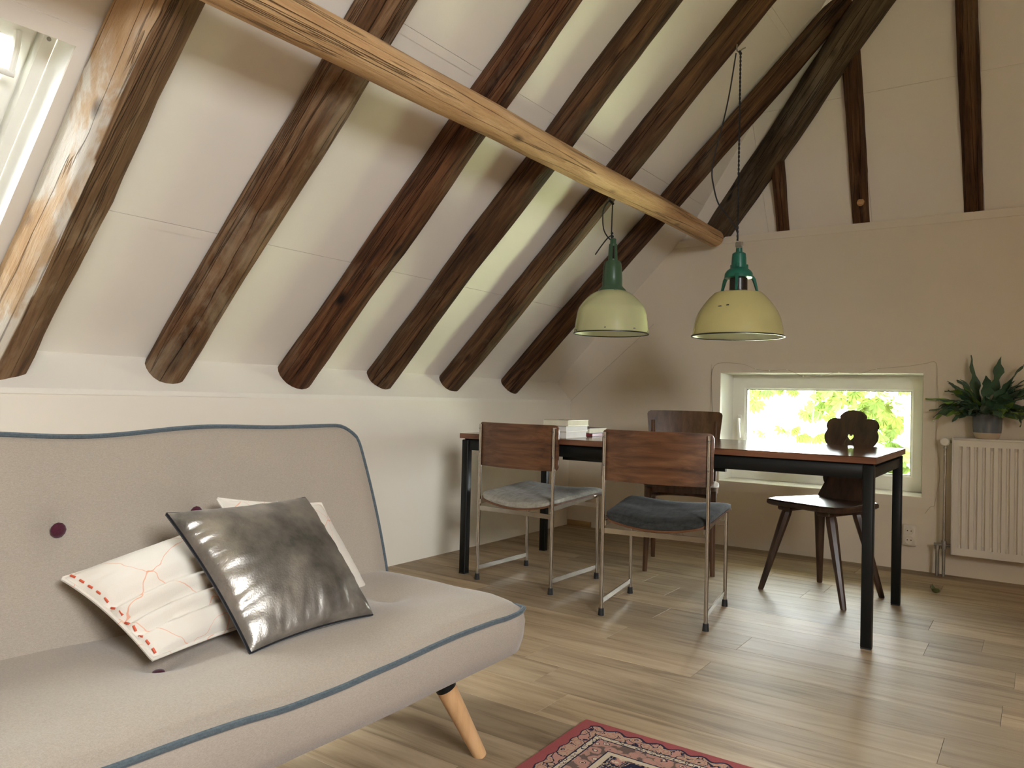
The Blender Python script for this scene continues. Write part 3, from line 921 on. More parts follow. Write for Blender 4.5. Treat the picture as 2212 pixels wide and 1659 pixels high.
def seat_mesh():
    mb = MB()
    nu, nv = 46, 120
    x0, x1 = 1.20, SX1
    zb, zt = 0.262, 0.392
    top, bot = [], []
    for j in range(nv + 1):
        v = j / nv
        y = SYL + (SYR - SYL) * v
        rt, rb = [], []
        for i in range(nu + 1):
            u = i / nu
            x = x0 + (x1 - x0) * u
            eu = min((x1 - x), 9) / 0.09
            ev = min(y - SYL, SYR - y) / 0.09
            e = max(0.0, min(1, eu)) ** 0.5 * max(0.0, min(1, ev)) ** 0.5
            z = zt + 0.030 * math.sin(e * math.pi / 2) - 0.008 * (1 - e)
            z += 0.010 * noise.noise((x * 2.5, y * 2.5, 0.4)) * e + 0.004 * noise.noise((x * 8, y * 8, 2.4))
            # edge wave: hem pulled down between corners
            near = max(0, 1 - (x1 - x) / 0.12)
            z -= near * 0.016 * (0.5 + 0.5 * math.sin((y + 3.3) * 7.5)) * (1 if y < SYR - 0.1 else (SYR - y) / 0.1)
            for q in buttons_seat:
                d2 = ((x - q.x) ** 2 + (y - q.y) ** 2)
                z -= 0.020 * math.exp(-d2 / 0.0016) + 0.010 * math.exp(-d2 / 0.010)
            # rounded plan corner
            xx, yy = x, y
            cxn, cyn = x1 - 0.05, SYR - 0.05
            if x > cxn and y > cyn:
                a_, b_ = (x - cxn) / 0.05, (y - cyn) / 0.05
                m_ = max(a_, b_)
                l_ = math.hypot(a_, b_)
                if l_ > 1e-6:
                    s_ = m_ / l_
                    s_ = s_ * 0.6 + 0.4
                    xx, yy = cxn + a_ * s_ * 0.05, cyn + b_ * s_ * 0.05
            rt.append((xx - OX, yy - OY, z))
            sag = 0.012 * math.sin((y - SYL) / (SYR - SYL) * math.pi) + 0.006 * noise.noise((x * 3, y * 3, 7))
            rbz = zb - sag + 0.020 * max(0, 1 - min(eu, ev)) ** 2
            ins = 0.004
            rb.append((xx - OX - ins * (1 if u > .9 else 0), yy - OY - ins * (1 if v > .95 else 0), rbz))
        top.append(rt)
        bot.append(rb)
    n = nu + 1
    vs = [p for r in top for p in r] + [p for r in bot for p in r]
    B = n * (nv + 1)
    fs = []
    for j in range(nv):
        for i in range(nu):
            a_ = j * n + i
            fs.append((a_, a_ + 1, a_ + n + 1, a_ + n))
            fs.append((B + a_, B + a_ + n, B + a_ + n + 1, B + a_ + 1))
    rim = [(0, i) for i in range(n)] + [(j, nu) for j in range(1, nv + 1)] + [(nv, i) for i in range(nu - 1, -1, -1)] + [(j, 0) for j in range(nv - 1, 0, -1)]
    # bulging side wall with two extra rows
    rows = [[j * n + i for j, i in rim]]
    base = len(vs)
    for k, (t, out) in enumerate(((0.3, 0.007), (0.7, 0.006))):
        row = []
        for j, i in rim:
            p, q = Vector(top[j][i]), Vector(bot[j][i])
            m_ = p.lerp(q, t)
            if i == nu:
                m_.x += out + 0.002 * noise.noise((p.y * 6, t * 3, 1))
            if j == nv:
                m_.y += out
            row.append(len(vs))
            vs.append(tuple(m_))
        rows.append(row)
    rows.append([B + j * n + i for j, i in rim])
    for k in range(3):
        for a_ in range(len(rim)):
            b_ = (a_ + 1) % len(rim)
            fs.append((rows[k][a_], rows[k + 1][a_], rows[k + 1][b_], rows[k][b_]))
    mb.add(vs, fs)
    pipe = [Vector(top[j][nu]) for j in range(nv + 1)] + [Vector(top[nv][i]) for i in range(nu - 1, -1, -1)]
    return mb, pipe


smb, spipe = seat_mesh()
seat = smb.build('seat', M['sofa'], sofa, True, 60)
MB().tube([p + Vector((0.003, 0.002, 0.001)) for p in spipe], 0.0062, 8).build('piping', M['piping'], seat)
for q in buttons_seat:
    MB().sphere((q.x - OX, q.y - OY, 0.390), 0.012, 12, 6, (1, 1, 0.5)).build('button', M['button'], seat)

# backrest: front surface x(z), lofted along y with rounded upper corner
BYR, BYL, BZT = -3.283, -5.10, 0.822


def back_x(z):
    t = (z - 0.34) / (BZT - 0.34)
    return 1.352 - 0.095 * t - 0.055 * t * t


BTN = [px_x(145, 1150, 1.298), px_x(437, 1110, 1.285)]
BTN.append(BTN[0] * 2 - BTN[1])


def back_mesh():
    mb = MB()
    nu, nv = 40, 110
    TH = 0.125
    front, backs = [], []
    for j in range(nv + 1):
        v = j / nv
        rf_, rb_ = [], []
        for i in range(nu + 1):
            u = i / nu
            z = 0.33 + (BZT - 0.33) * u
            y = BYL + (BYR - BYL) * v
            # rounded upper right / left corners
            R_ = 0.062
            for sgn, edge in ((1, BYR), (-1, BYL)):
                dy = R_ - sgn * (edge - y)
                dz = R_ - (BZT - z)
                if dy > 0 and dz > 0:
                    m_ = max(dy, dz)
                    l_ = math.hypot(dy, dz)
                    y -= sgn * dy * (1 - m_ / l_)
                    z -= dz * (1 - m_ / l_)
            # right edge slants: narrower at the top
            lean = 0.022 * (z - 0.40) / 0.42
            y -= lean if v > 0.5 else -lean
            e = min(1, (BYR - y) / 0.07, (y - BYL) / 0.07, (BZT - z) / 0.07)
            e = max(0, e)
            x = back_x(z) + 0.018 * math.sin(e * math.pi / 2) - 0.012
            x += 0.006 * noise.noise((y * 2.2, z * 2.2, 5.5))
            zz = z + (0.006 * math.sin(y * 6.5) + 0.004 * math.sin(y * 13 + 1)) * max(0, (z - 0.70) / 0.12)
            for q in BTN:
                d2 = (y - q.y) ** 2 + (z - q.z) ** 2
                x -= 0.016 * math.exp(-d2 / 0.0014) + 0.009 * math.exp(-d2 / 0.012)
            rf_.append((x - OX, y - OY, zz))
            rb_.append((back_x(z) - TH * (0.9 + 0.1 * e) - OX, y - OY, zz - 0.012))
        front.append(rf_)
        backs.append(rb_)
    n = nu + 1
    vs = [p for r in front for p in r] + [p for r in backs for p in r]
    B = n * (nv + 1)
    fs = []
    for j in range(nv):
        for i in range(nu):
            a_ = j * n + i
            fs.append((a_, a_ + n, a_ + n + 1, a_ + 1))
            fs.append((B + a_, B + a_ + 1, B + a_ + n + 1, B + a_ + n))
    rim = [(0, i) for i in range(n)] + [(j, nu) for j in range(1, nv + 1)] + [(nv, i) for i in range(nu - 1, -1, -1)] + [(j, 0) for j in range(nv - 1, 0, -1)]
    for a_ in range(len(rim)):
        b_ = (a_ + 1) % len(rim)
        i0, i1 = rim[a_][0] * n + rim[a_][1], rim[b_][0] * n + rim[b_][1]
        fs.append((i0, i1, B + i1, B + i0))
    mb.add(vs, fs)
    pipe = [Vector(front[0][i]) for i in range(n)] + [Vector(front[j][nu]) for j in range(1, nv + 1)] + [Vector(front[nv][i]) for i in range(nu - 1, 3, -1)]
    return mb, pipe


bmb, bpipe = back_mesh()
back = bmb.build('backrest', M['sofa'], sofa, True, 60)
MB().tube([p + Vector((-0.002, 0.0, 0.002)) for p in bpipe], 0.0062, 8).build('piping', M['piping'], back)
for q in BTN:
    MB().sphere((back_x(q.z) - 0.012 - OX, q.y - OY, q.z), 0.0155, 14, 6, (0.45, 1, 1)).build('button', M['button'], back)
for lx, ly, tx, ty in ((1.700, -3.312, 1.622, -3.425), (1.700, -5.02, 1.622, -4.91), (1.20, -3.312, 1.28, -3.425), (1.20, -5.02, 1.28, -4.91)):
    lt, lb = Vector((tx - OX, ty - OY, 0.262)), Vector((lx - OX, ly - OY, 0.0))
    leg = MB().tube([lb, lb.lerp(lt, 0.03), lb.lerp(lt, 0.70)], [0.0165, 0.0178, 0.0262], 24).build('leg', M['beech'], sofa)
    MB().tube([lb.lerp(lt, 0.70), lb.lerp(lt, 1.02)], [0.0270, 0.0275], 24).build('ferrule', M['black_metal'], leg)


# ------------------------------------------------------------------ cushions
def cushion(name, corners, T, seed, m_front, m_back, label, wr_amp=0.010, pinch=0.09, n=44, folds=None):
    """corners TL TR BR BL seen from the front; T = half thickness"""
    TL, TR, BR, BL = [Vector(c) for c in corners]
    ctr = (TL + TR + BR + BL) / 4
    nrm = (TR - TL).cross(BL - TL).normalized()
    if nrm.dot(CAM - ctr) < 0:
        nrm = -nrm
    base = Vector((ctr.x, ctr.y, min(p.z for p in (TL, TR, BR, BL))))
    root = thing(name, base, 0, label, 'cushion', 'cushions on the sofa')
    fr, bk, rim = [], [], []
    for j in range(n + 1):
        v = -1 + 2 * j / n
        rf_, rb_ = [], []
        for i in range(n + 1):
            u = -1 + 2 * i / n
            uu = u * (1 - pinch * (1 - v * v))
            vv = v * (1 - pinch * (1 - u * u))
            a_ = TL.lerp(TR, (uu + 1) / 2)
            b_ = BL.lerp(BR, (uu + 1) / 2)
            p = a_.lerp(b_, (vv + 1) / 2)
            e = max(0, (1 - u * u) * (1 - v * v))
            t = T * e ** 0.42
            edge = 1 - min(1 - abs(u), 1 - abs(v))
            # pinch wrinkles running in from the borders
            if 1 - abs(u) < 1 - abs(v):
                wv = (0.35 if u > 0 else 1.0) * (noise.noise((v * 5.5 + seed, u * 1.6 + v, seed)) + 0.6 * noise.noise((v * 13 + u * 3, u * 2.2, seed + 4)))
            else:
                wv = (0.35 if v < 0 else 0.8) * (noise.noise((u * 5.5 + seed * 2, v * 1.6 - u, seed + 9)) + 0.6 * noise.noise((u * 13 + v * 3, v * 2.2, seed + 14)))
            w_ = wr_amp * wv * (0.06 + 0.94 * edge ** 3) * min(1, e * 14) + wr_amp * 0.9 * noise.noise((u * 1.7, v * 1.7, seed + 2))* min(1, e * 4)
            if folds:
                w_ += folds(u, v) * min(1, e * 9)
            rf_.append(p + nrm * (t + w_) - base)
            rb_.append(p - nrm * (t * 0.8) - base)
        fr.append(rf_)
        bk.append(rb_)
    k = n + 1
    fs = [(j * k + i, j * k + i + 1, (j + 1) * k + i + 1, (j + 1) * k + i) for j in range(n) for i in range(n)]
    MB().add([p for r in fr for p in r], fs).build('front_cover', m_front, root, True, 80)
    MB().add([p for r in bk for p in r], [tuple(reversed(f)) for f in fs]).build('back_cover', m_back, root, True, 80)
    rim = [fr[0][i] for i in range(k)] + [fr[j][n] for j in range(1, k)] + [fr[n][i] for i in range(n - 1, -1, -1)] + [fr[j][0] for j in range(n - 1, -1, -1)]
    return root, rim, fr, nrm


# white cushion lying on the seat
def folds1(u, v):
    s = 0
    for c_, a_, w_ in ((0.02, 0.026, 0.09), (0.36, 0.032, 0.085), (0.66, 0.028, 0.075)):
        vv = v - 0.10 * (u + 1) - c_ + 0.15
        s += -a_ * math.exp(-(vv / w_) ** 2) * (0.35 + 0.65 * (1 - u) / 2)
    return s


c1, rim1, fr1, nn1 = cushion('scatter_cushion', (px_x(135, 1250, 1.345), px_x(600, 1085, 1.345), Vector((1.52, -3.74, 0.440)), px_z(330, 1424, 0.428)),
                             0.058, 3.3, M['scribble'], M['scribble'], 'white cotton cushion with red running stitches lying on the sofa seat', 0.007, 0.05, 48, folds1)
MB().tube(rim1, 0.004, 6).build('hem', M['scribble'], c1)
st = MB()
side = [fr1[j][0] for j in range(len(fr1))]
inn = [fr1[j][2] for j in range(len(fr1))]
for k in range(1, len(side) - 3, 4):
    p = side[k].lerp(inn[k], 0.45) + nn1 * 0.004
    q = side[k + 2].lerp(inn[k + 2], 0.45) + nn1 * 0.004
    st.tube([p, q], 0.0024, 6)
st.build('stitching', plain('red_thread', (0.55, 0.09, 0.04), 0.7), c1)
# white cushion leaning on the backrest
c2, rim2, fr2, nn2 = cushion('scatter_cushion', (px_x(470, 1078, 1.335), px_x(693, 1088, 1.335), px_x(796, 1278, 1.425), Vector((1.44, -3.76, 0.43))),
                             0.045, 8.8, M['scribble'], M['scribble'], 'white cotton cushion leaning on the backrest behind the silver one', 0.005, 0.05)
MB().tube(rim2, 0.004, 6).build('hem', M['scribble'], c2)
fg = MB()
q = Vector(rim2[88])
for k in range(5):
    fg.tube([q, q + Vector((0.015, 0.004 * k, 0.004 * (k - 2))), q + Vector((0.03, 0.010 * (k - 1), -0.002))], 0.0008, 4)
fg.build('tassel', M['paper_white'], c2)
# silver cushion
c3, rim3, fr3, nn3 = cushion('scatter_cushion', (px_x(362, 1108, 1.435), px_x(660, 1074, 1.395), px_z(806, 1326, 0.432), px_z(543, 1408, 0.425)),
                             0.058, 1.7, M['silver'], M['black_cloth'], 'shiny silver metallic cushion with black back propped on the white ones', 0.0095, 0.06, 64)
MB().tube([p - nn3 * 0.004 for p in rim3], 0.0035, 6).build('hem', M['black_cloth'], c3)

# ------------------------------------------------------------------ rug
RHX, RHY = 0.70, 1.05
rug = MB().box((-RHX, -RHY, 0.0), (RHX, RHY, 0.008), 0.004).build('persian_rug', rug_mat(RHX, RHY), None, True)
rug.location = (1.822 + RHX, -2.952 - RHY, 0.0005)
rug.rotation_euler = (0, 0, math.radians(0.6))
tag(rug, 'rose red and navy persian rug with floral borders on the plank floor', 'rug')

# ------------------------------------------------------------------ dining table
TR_ = math.radians(0.9)
tab = thing('dining_table', (1.360, -1.325, 0), TR_, 'long dining table with reddish wood top and black steel frame', 'table')
HX, HY_ = 0.995, 0.425
ZT = 0.731
for x0, x1 in ((-HX, -0.335), (-0.334, 0.335), (0.336, HX)):
    tp = MB().box((x0, -HY_, ZT - 0.004), (x1, HY_, ZT)).build('table_top', M['table_top'], tab, False)
    MB().box((x0, -HY_ - 0.0005, ZT - 0.026), (x1, HY_ + 0.0005, ZT - 0.004)).build('edge_band', M['table_edge'], tp, False)
LX, LY = 0.967, 0.397
for sx in (-1, 1):
    for sy in (-1, 1):
        leg = MB().box((sx * LX - 0.0195, sy * LY - 0.0195, 0.004), (sx * LX + 0.0195, sy * LY + 0.0195, ZT - 0.033), 0.003).build('leg', M['black_metal'], tab)
        MB().box((sx * LX - 0.0185, sy * LY - 0.0185, 0.0), (sx * LX + 0.0185, sy * LY + 0.0185, 0.006)).build('foot_cap', M['rubber'], leg, False)
for sy in (-1, 1):
    MB().box((-LX, sy * LY - 0.012, ZT - 0.086), (LX, sy * LY + 0.012, ZT - 0.0268), 0.002).build('apron', M['black_metal'], tab)
    MB().box((-0.40, sy * (LY - 0.03) - 0.010, ZT - 0.102), (0.40, sy * (LY - 0.03) + 0.010, ZT - 0.050)).build('slide_rail', M['black_metal'], tab, False)
for sx in (-1, 1):
    MB().box((sx * LX - 0.012, -LY, ZT - 0.086), (sx * LX + 0.012, LY, ZT - 0.044), 0.002).build('apron', M['black_metal'], tab)
    MB().box((sx * LX - 0.015, -LY, ZT - 0.034), (sx * LX + 0.015, LY, ZT - 0.027)).build('top_bearer', M['black_metal'], tab, False)


# ------------------------------------------------------------------ chrome chairs
def metal_chair(loc, rz, velvet, label):
    c = thing('chrome_chair', loc, rz, label, 'chair', 'chrome framed chairs at the table')
    hw, hd = 0.222, 0.215
    R = 0.0085
    for sx in (-1, 1):
        post = MB().tube([(sx * hw, -hd, 0.018), (sx * hw, -hd, 0.786)], R, 14).build('back_post', M['chrome'], c)
        MB().lathe([(0.0135, 0), (0.0115, 0.03)], 16, (sx * hw, -hd, 0)).build('foot_cap', M['rubber'], post)
        for zz in (0.765, 0.645):
            MB().sphere((sx * hw, -hd - R, zz), 0.0045, 8, 5).build('screw', M['galv'], post)
        leg = MB().tube([(sx * hw, hd, 0.018), (sx * hw, hd, 0.425)], R, 14).build('leg', M['chrome'], c)
        MB().lathe([(0.0135, 0), (0.0115, 0.03)], 16, (sx * hw, hd, 0)).build('foot_cap', M['rubber'], leg)
        MB().box((sx * (hw - 0.001) - 0.003, -hd, 0.050), (sx * (hw - 0.001) + 0.003, hd, 0.072)).build('floor_rail', M['chrome'], c, False)
        rail = MB()
        rail.loft([[(sx * (hw - 0.012) + e, y, z0), (sx * (hw - 0.012) + e2, y, z0), (sx * (hw - 0.012) + e2, y, z0 + 0.022), (sx * (hw - 0.012) + e, y, z0 + 0.022)]
                   for y, z0, e, e2 in ((-hd - 0.005, 0.385, -0.003, 0.003), (hd + 0.035, 0.420, -0.003, 0.003))])
        rail.build('seat_rail', M['chrome'], c, False)
    MB().box((-hw, -hd - 0.003, 0.352), (hw, -hd + 0.003, 0.374)).build('cross_bar', M['chrome'], c, False)
    MB().box((-hw, hd - 0.003, 0.366), (hw, hd + 0.003, 0.388)).build('cross_bar', M['chrome'], c, False)
    # curved plywood backrest (rounded rectangle bent round the sitter)
    nx, nz = 28, 12
    bw, z0, z1, th, rc = 0.238, 0.578, 0.797, 0.009, 0.022
    def bp(u, v, off):
        x = u * bw
        z = (z0 + z1) / 2 + v * (z1 - z0) / 2
        dx, dz = abs(x) - (bw - rc), abs(v) * (z1 - z0) / 2 - ((z1 - z0) / 2 - rc)
        if dx > 0 and dz > 0:
            l_ = math.hypot(dx, dz)
            k = max(dx, dz) / l_
            x = math.copysign(bw - rc + dx * k, x)
            z = (z0 + z1) / 2 + math.copysign((z1 - z0) / 2 - rc + dz * k, v)
        y = -hd + 0.013 - 0.046 * (1 - (x / bw) ** 2)
        return (x, y - off, z)
    vs = [bp(-1 + 2 * i / nx, -1 + 2 * j / nz, 0) for j in range(nz + 1) for i in range(nx + 1)]
    vs += [bp(-1 + 2 * i / nx, -1 + 2 * j / nz, -th) for j in range(nz + 1) for i in range(nx + 1)]
    k = nx + 1
    B = k * (nz + 1)
    fs = []
    for j in range(nz):
        for i in range(nx):
            a_ = j * k + i
            fs += [(a_, a_ + 1, a_ + k + 1, a_ + k), (B + a_, B + a_ + k, B + a_ + k + 1, B + a_ + 1)]
    rim = [i for i in range(k)] + [j * k + nx for j in range(1, nz + 1)] + [nz * k + i for i in range(nx - 1, -1, -1)] + [j * k for j in range(nz - 1, 0, -1)]
    for a_ in range(len(rim)):
        b_ = (a_ + 1) % len(rim)
        fs.append((rim[a_], B + rim[a_], B + rim[b_], rim[b_]))
    MB().add(vs, fs).build('backrest', M['rosewood'], c, True, 50)
    # seat: thin ply shell and padded cushion, dished across
    nx, ny = 30, 26
    sy0, sy1 = -hd - 0.008, hd + 0.060
    def sp(u, v, off):
        hwid = 0.232 + 0.012 * v
        x, y = u * hwid, (sy0 + sy1) / 2 + v * (sy1 - sy0) / 2
        rc = 0.045
        hyt = (sy1 - sy0) / 2
        dx, dy = abs(x) - (hwid - rc), abs(v) * hyt - (hyt - rc)
        if dx > 0 and dy > 0:
            l_ = math.hypot(dx, dy)
            kk = max(dx, dy) / l_
            x = math.copysign(hwid - rc + dx * kk, x)
            y = (sy0 + sy1) / 2 + math.copysign(hyt - rc + dy * kk, v)
        z = 0.412 + 0.030 * (v + 1) / 2 - 0.036 * (1 - u * u) * (1 - 0.45 * (v + 1) / 2) - 0.018 * max(0, v - 0.55) ** 2 * 4
        return x, y, z + off
    def shell(o0, o1f, name, m, inset):
        vs = []
        for j in range(ny + 1):
            for i in range(nx + 1):
                u, v = (-1 + 2 * i / nx) * inset, (-1 + 2 * j / ny) * inset
                vs.append(sp(u, v, o0))
        for j in range(ny + 1):
            for i in range(nx + 1):
                u, v = (-1 + 2 * i / nx) * inset, (-1 + 2 * j / ny) * inset
                vs.append(sp(u, v, o1f(u, v)))
        k = nx + 1
        B = k * (ny + 1)
        fs = []
        for j in range(ny):
            for i in range(nx):
                a_ = j * k + i
                fs += [(B + a_, B + a_ + 1, B + a_ + k + 1, B + a_ + k), (a_, a_ + k, a_ + k + 1, a_ + 1)]
        rim = [i for i in range(k)] + [j * k + nx for j in range(1, ny + 1)] + [ny * k + i for i in range(nx - 1, -1, -1)] + [j * k for j in range(ny - 1, 0, -1)]
        for a_ in range(len(rim)):
            b_ = (a_ + 1) % len(rim)
            fs.append((rim[a_], rim[b_], B + rim[b_], B + rim[a_]))
        return MB().add(vs, fs).build(name, m, c, True, 70)
    shell(0.0, lambda u, v: 0.009, 'seat_shell', M['rosewood'], 1.0)
    shell(0.0095, lambda u, v: 0.0095 + 0.010 + 0.027 * (max(0, 1 - u ** 6) * max(0, 1 - v ** 6)) ** 0.5 + 0.002 * noise.noise((u * 4, v * 4, loc[0])), 'seat_cushion', velvet, 0.985)
    return c


metal_chair((0.762, -1.590, 0), math.radians(-1.6), M['grey_velvet'], 'chrome chair with rosewood back and light grey velour seat')
metal_chair((1.513, -1.716, 0), math.radians(9.3), M['dark_velvet'], 'chrome chair with rosewood back and charcoal velour seat')

# ------------------------------------------------------------------ bentwood chair
bc = thing('bentwood_chair', (1.205, -0.796, 0), math.radians(200), 'brown bentwood chair with curved plywood back behind the table', 'chair')
SZ = 0.470
out = []
for k in range(40):
    t = 2 * math.pi * k / 40
    c_, s_ = math.cos(t), math.sin(t)
    out.append((math.copysign(abs(c_) ** 0.45, c_) * 0.205, math.copysign(abs(s_) ** 0.45, s_) * 0.205 + 0.0))
seatb = MB().loft([[(x * 0.975, y * 0.975, SZ - 0.040) for x, y in out], [(x * 0.985, y * 0.985, SZ - 0.012) for x, y in out], [(x, y, SZ - 0.010) for x, y in out], [(x, y, SZ - 0.003) for x, y in out], [(x * 0.97, y * 0.97, SZ) for x, y in out], [(x * 0.6, y * 0.6, SZ - 0.007) for x, y in out]]).build('seat', M['bent_wood'], bc, True, 35)
for sx in (-1, 1):
    MB().tube(spline([(sx * 0.178, 0.205, 0), (sx * 0.172, 0.190, 0.22), (sx * 0.172, 0.178, SZ - 0.02)], 6), [0.0130 + 0.0065 * min(1, i / 9) for i in range(13)], 12).build('leg', M['bent_wood'], bc)
    MB().tube(spline([(sx * 0.165, -0.205, 0), (sx * 0.165, -0.180, 0.25), (sx * 0.172, -0.185, SZ), (sx * 0.180, -0.225, 0.66), (sx * 0.186, -0.262, 0.81)], 6), [0.013 + 0.005 * math.sin(min(1, i / 24) * math.pi) for i in range(25)], 12).build('back_leg', M['bent_wood'], bc)
br = []
for k in range(17):
    t = math.pi * k / 16
    br.append((0.165 * math.cos(t), 0.155 - 0.20 * math.sin(t) ** 0.8, SZ - 0.070))
MB().tube(br, 0.0095, 10, flat=(1.1, 0.8)).build('brace', M['bent_wood'], bc)
nx, nz = 22, 14
vs = []
for off in (0, 0.009):
    for j in range(nz + 1):
        for i in range(nx + 1):
            u, v = -1 + 2 * i / nx, j / nz
            z = 0.60 + 0.272 * v
            w_ = 0.200 + 0.022 * v ** 1.5
            x = u * w_
            R_ = 0.022
            dx, dz = abs(x) - (w_ - R_), z - (0.872 - R_)
            if dx > 0 and dz > 0:
                l_ = math.hypot(dx, dz)
                kk = max(dx, dz) / l_
                x, z = math.copysign(w_ - R_ + dx * kk, x), 0.872 - R_ + dz * kk
            z -= 0.004 * u * u
            y = -0.205 - 0.245 * (z - 0.60) - 0.030 * (1 - u * u) + off
            vs.append((x, y, z))
k = nx + 1
B = k * (nz + 1)
fs = []
for j in range(nz):
    for i in range(nx):
        a_ = j * k + i
        fs += [(a_, a_ + 1, a_ + k + 1, a_ + k), (B + a_, B + a_ + k, B + a_ + k + 1, B + a_ + 1)]
rim = [i for i in range(k)] + [j * k + nx for j in range(1, nz + 1)] + [nz * k + i for i in range(nx - 1, -1, -1)] + [j * k for j in range(nz - 1, 0, -1)]
for a_ in range(len(rim)):
    b_ = (a_ + 1) % len(rim)
    fs.append((rim[a_], B + rim[a_], B + rim[b_], rim[b_]))
MB().add(vs, fs).build('backrest', M['bent_wood'], bc, True, 50)

# ------------------------------------------------------------------ carved peasant chair
PCX, PCY, PCA = 1.990, -0.900, math.radians(158)
pc = thing('carved_chair', (PCX, PCY, 0), PCA, 'dark carved wooden board chair with scalloped back and heart hole', 'chair')
inv = Matrix.Rotation(-PCA, 4, 'Z') @ Matrix.Translation((-PCX, -PCY, 0))
ZS = 0.452
so = [(-0.215, 0.10), (-0.19, 0.19), (-0.12, 0.205), (0.12, 0.205), (0.19, 0.19), (0.215, 0.10), (0.175, -0.19), (0.15, -0.205), (-0.15, -0.205), (-0.175, -0.19)]
MB().loft([[(x * 0.95, y * 0.95, ZS - 0.030) for x, y in so], [(x, y, ZS - 0.022) for x, y in so], [(x, y, ZS - 0.008) for x, y in so], [(x * 0.97, y * 0.97, ZS) for x, y in so]]).build('seat', M['dark_wood'], pc, True, 30)
for sx in (-1, 1):
    MB().box((sx * 0.11 - 0.035, -0.175, ZS - 0.052), (sx * 0.11 + 0.035, 0.165, ZS - 0.029), 0.005).build('batten', M['dark_wood'], pc)
for (bx_, by_), (tx, ty) in zip(((1.727, -1.026), (1.928, -0.678), (2.145, -1.176), (2.245, -0.808)), ((0.115, 0.115), (0.10, -0.115), (-0.115, 0.115), (-0.10, -0.115))):
    b_ = inv @ Vector((bx_, by_, 0))
    t_ = Vector((tx, ty, ZS - 0.03))
    lg = MB()
    rings = []
    for s, r in ((0, 0.0125), (0.012, 0.0140), (0.88, 0.0265), (0.93, 0.0250), (1.0, 0.0180)):
        p = b_.lerp(t_, s)
        rings.append([(p.x + r * math.cos(a + 0.39), p.y + r * math.sin(a + 0.39), p.z) for a in [i * math.pi / 4 for i in range(8)]])
    lg.loft(rings).build('leg', M['dark_wood'], pc, True, 20)
# back board with scalloped outline and a heart shaped hole
half = [(0, .4535), (0.036, .448), (0.056, .436), (0.070, .421), (0.067, .408), (0.082, .410), (0.104, .410), (0.124, .402), (0.138, .385), (0.141, .366), (0.133, .350), (0.142, .334),
        (0.144, .312), (0.136, .288), (0.116, .266), (0.088, .250), (0.066, .232), (0.058, .208), (0.066, .182), (0.092, .160), (0.112, .136), (0.120, .108), (0.112, .082), (0.098, .066), (0.112, .058), (0.118, .036), (0.118, 0.0)]
heart = []
for k in range(24):
    t = 2 * math.pi * k / 24
    hx_ = 16 * math.sin(t) ** 3
    hz_ = 13 * math.cos(t) - 5 * math.cos(2 * t) - 2 * math.cos(3 * t) - math.cos(4 * t)
    heart.append((hx_ * 0.0014, 0.315 + hz_ * 0.0014))


def sample_outline(pts, n):
    P = [Vector((a, b, 0)) for a, b in pts]
    L = [0]
    for a, b in zip(P, P[1:]):
        L.append(L[-1] + (b - a).length)
    res = []
    for i in range(n):
        t = L[-1] * i / n
        for k in range(len(L) - 1):
            if L[k] <= t <= L[k + 1]:
                f_ = (t - L[k]) / max(1e-9, L[k + 1] - L[k])
                res.append(P[k].lerp(P[k + 1], f_))
                break
    return res


loop = [(x, z) for x, z in half] + [(-x, z) for x, z in reversed(half[1:])]
loop.append(loop[0])
NO = 168
outer = sample_outline([(p.x, p.y) for p in spline([(a, b, 0) for a, b in loop], 4)], NO)
hl = heart + [heart[0]]
inner = sample_outline(hl, NO)
vs, fs = [], []
tilt = 0.20
for off in (0, 0.020):
    for lp in (outer, inner):
        for p in lp:
            vs.append((p.x, -0.165 - tilt * p.y + off, ZS - 0.002 + p.y))
for i in range(NO):
    j = (i + 1) % NO
    fs.append((i, j, NO + j, NO + i))
    fs.append((2 * NO + i, 3 * NO + i, 3 * NO + j, 2 * NO + j))
    fs.append((i, 2 * NO + i, 2 * NO + j, j))
    fs.append((NO + i, NO + j, 3 * NO + j, 3 * NO + i))
MB().add(vs, fs).build('backrest', M['dark_wood'], pc, True, 50)


# ------------------------------------------------------------------ pendant lamps
def chips(root, prof, zs, n, seed, m):
    """small dark enamel chips lying on the shade"""
    random.seed(seed)
    for k in range(n):
        mb = MB()
        a = random.uniform(0, 6.283)
        z = random.choice(zs) + random.uniform(-0.004, 0.004)
        for (r0, z0), (r1, z1) in zip(prof, prof[1:]):
            if min(z0, z1) <= z <= max(z0, z1):
                r = r0 + (r1 - r0) * (z - z0) / (z1 - z0 + 1e-9)
                w_ = random.uniform(0.004, 0.010) / max(r, 0.02)
                h = random.uniform(0.002, 0.004)
                mb.loft([[((r + e) * math.cos(a - w_), (r + e) * math.sin(a - w_), z - h), ((r + e) * math.cos(a + w_), (r + e) * math.sin(a + w_), z - h * .6),
                          ((r + e) * math.cos(a + w_ * .7), (r + e) * math.sin(a + w_ * .7), z + h), ((r + e) * math.cos(a - w_ * .8), (r + e) * math.sin(a - w_ * .8), z + h * .7)] for e in (-0.002, 0.0012)])
                mb.build('chip', m, root, False)
                break


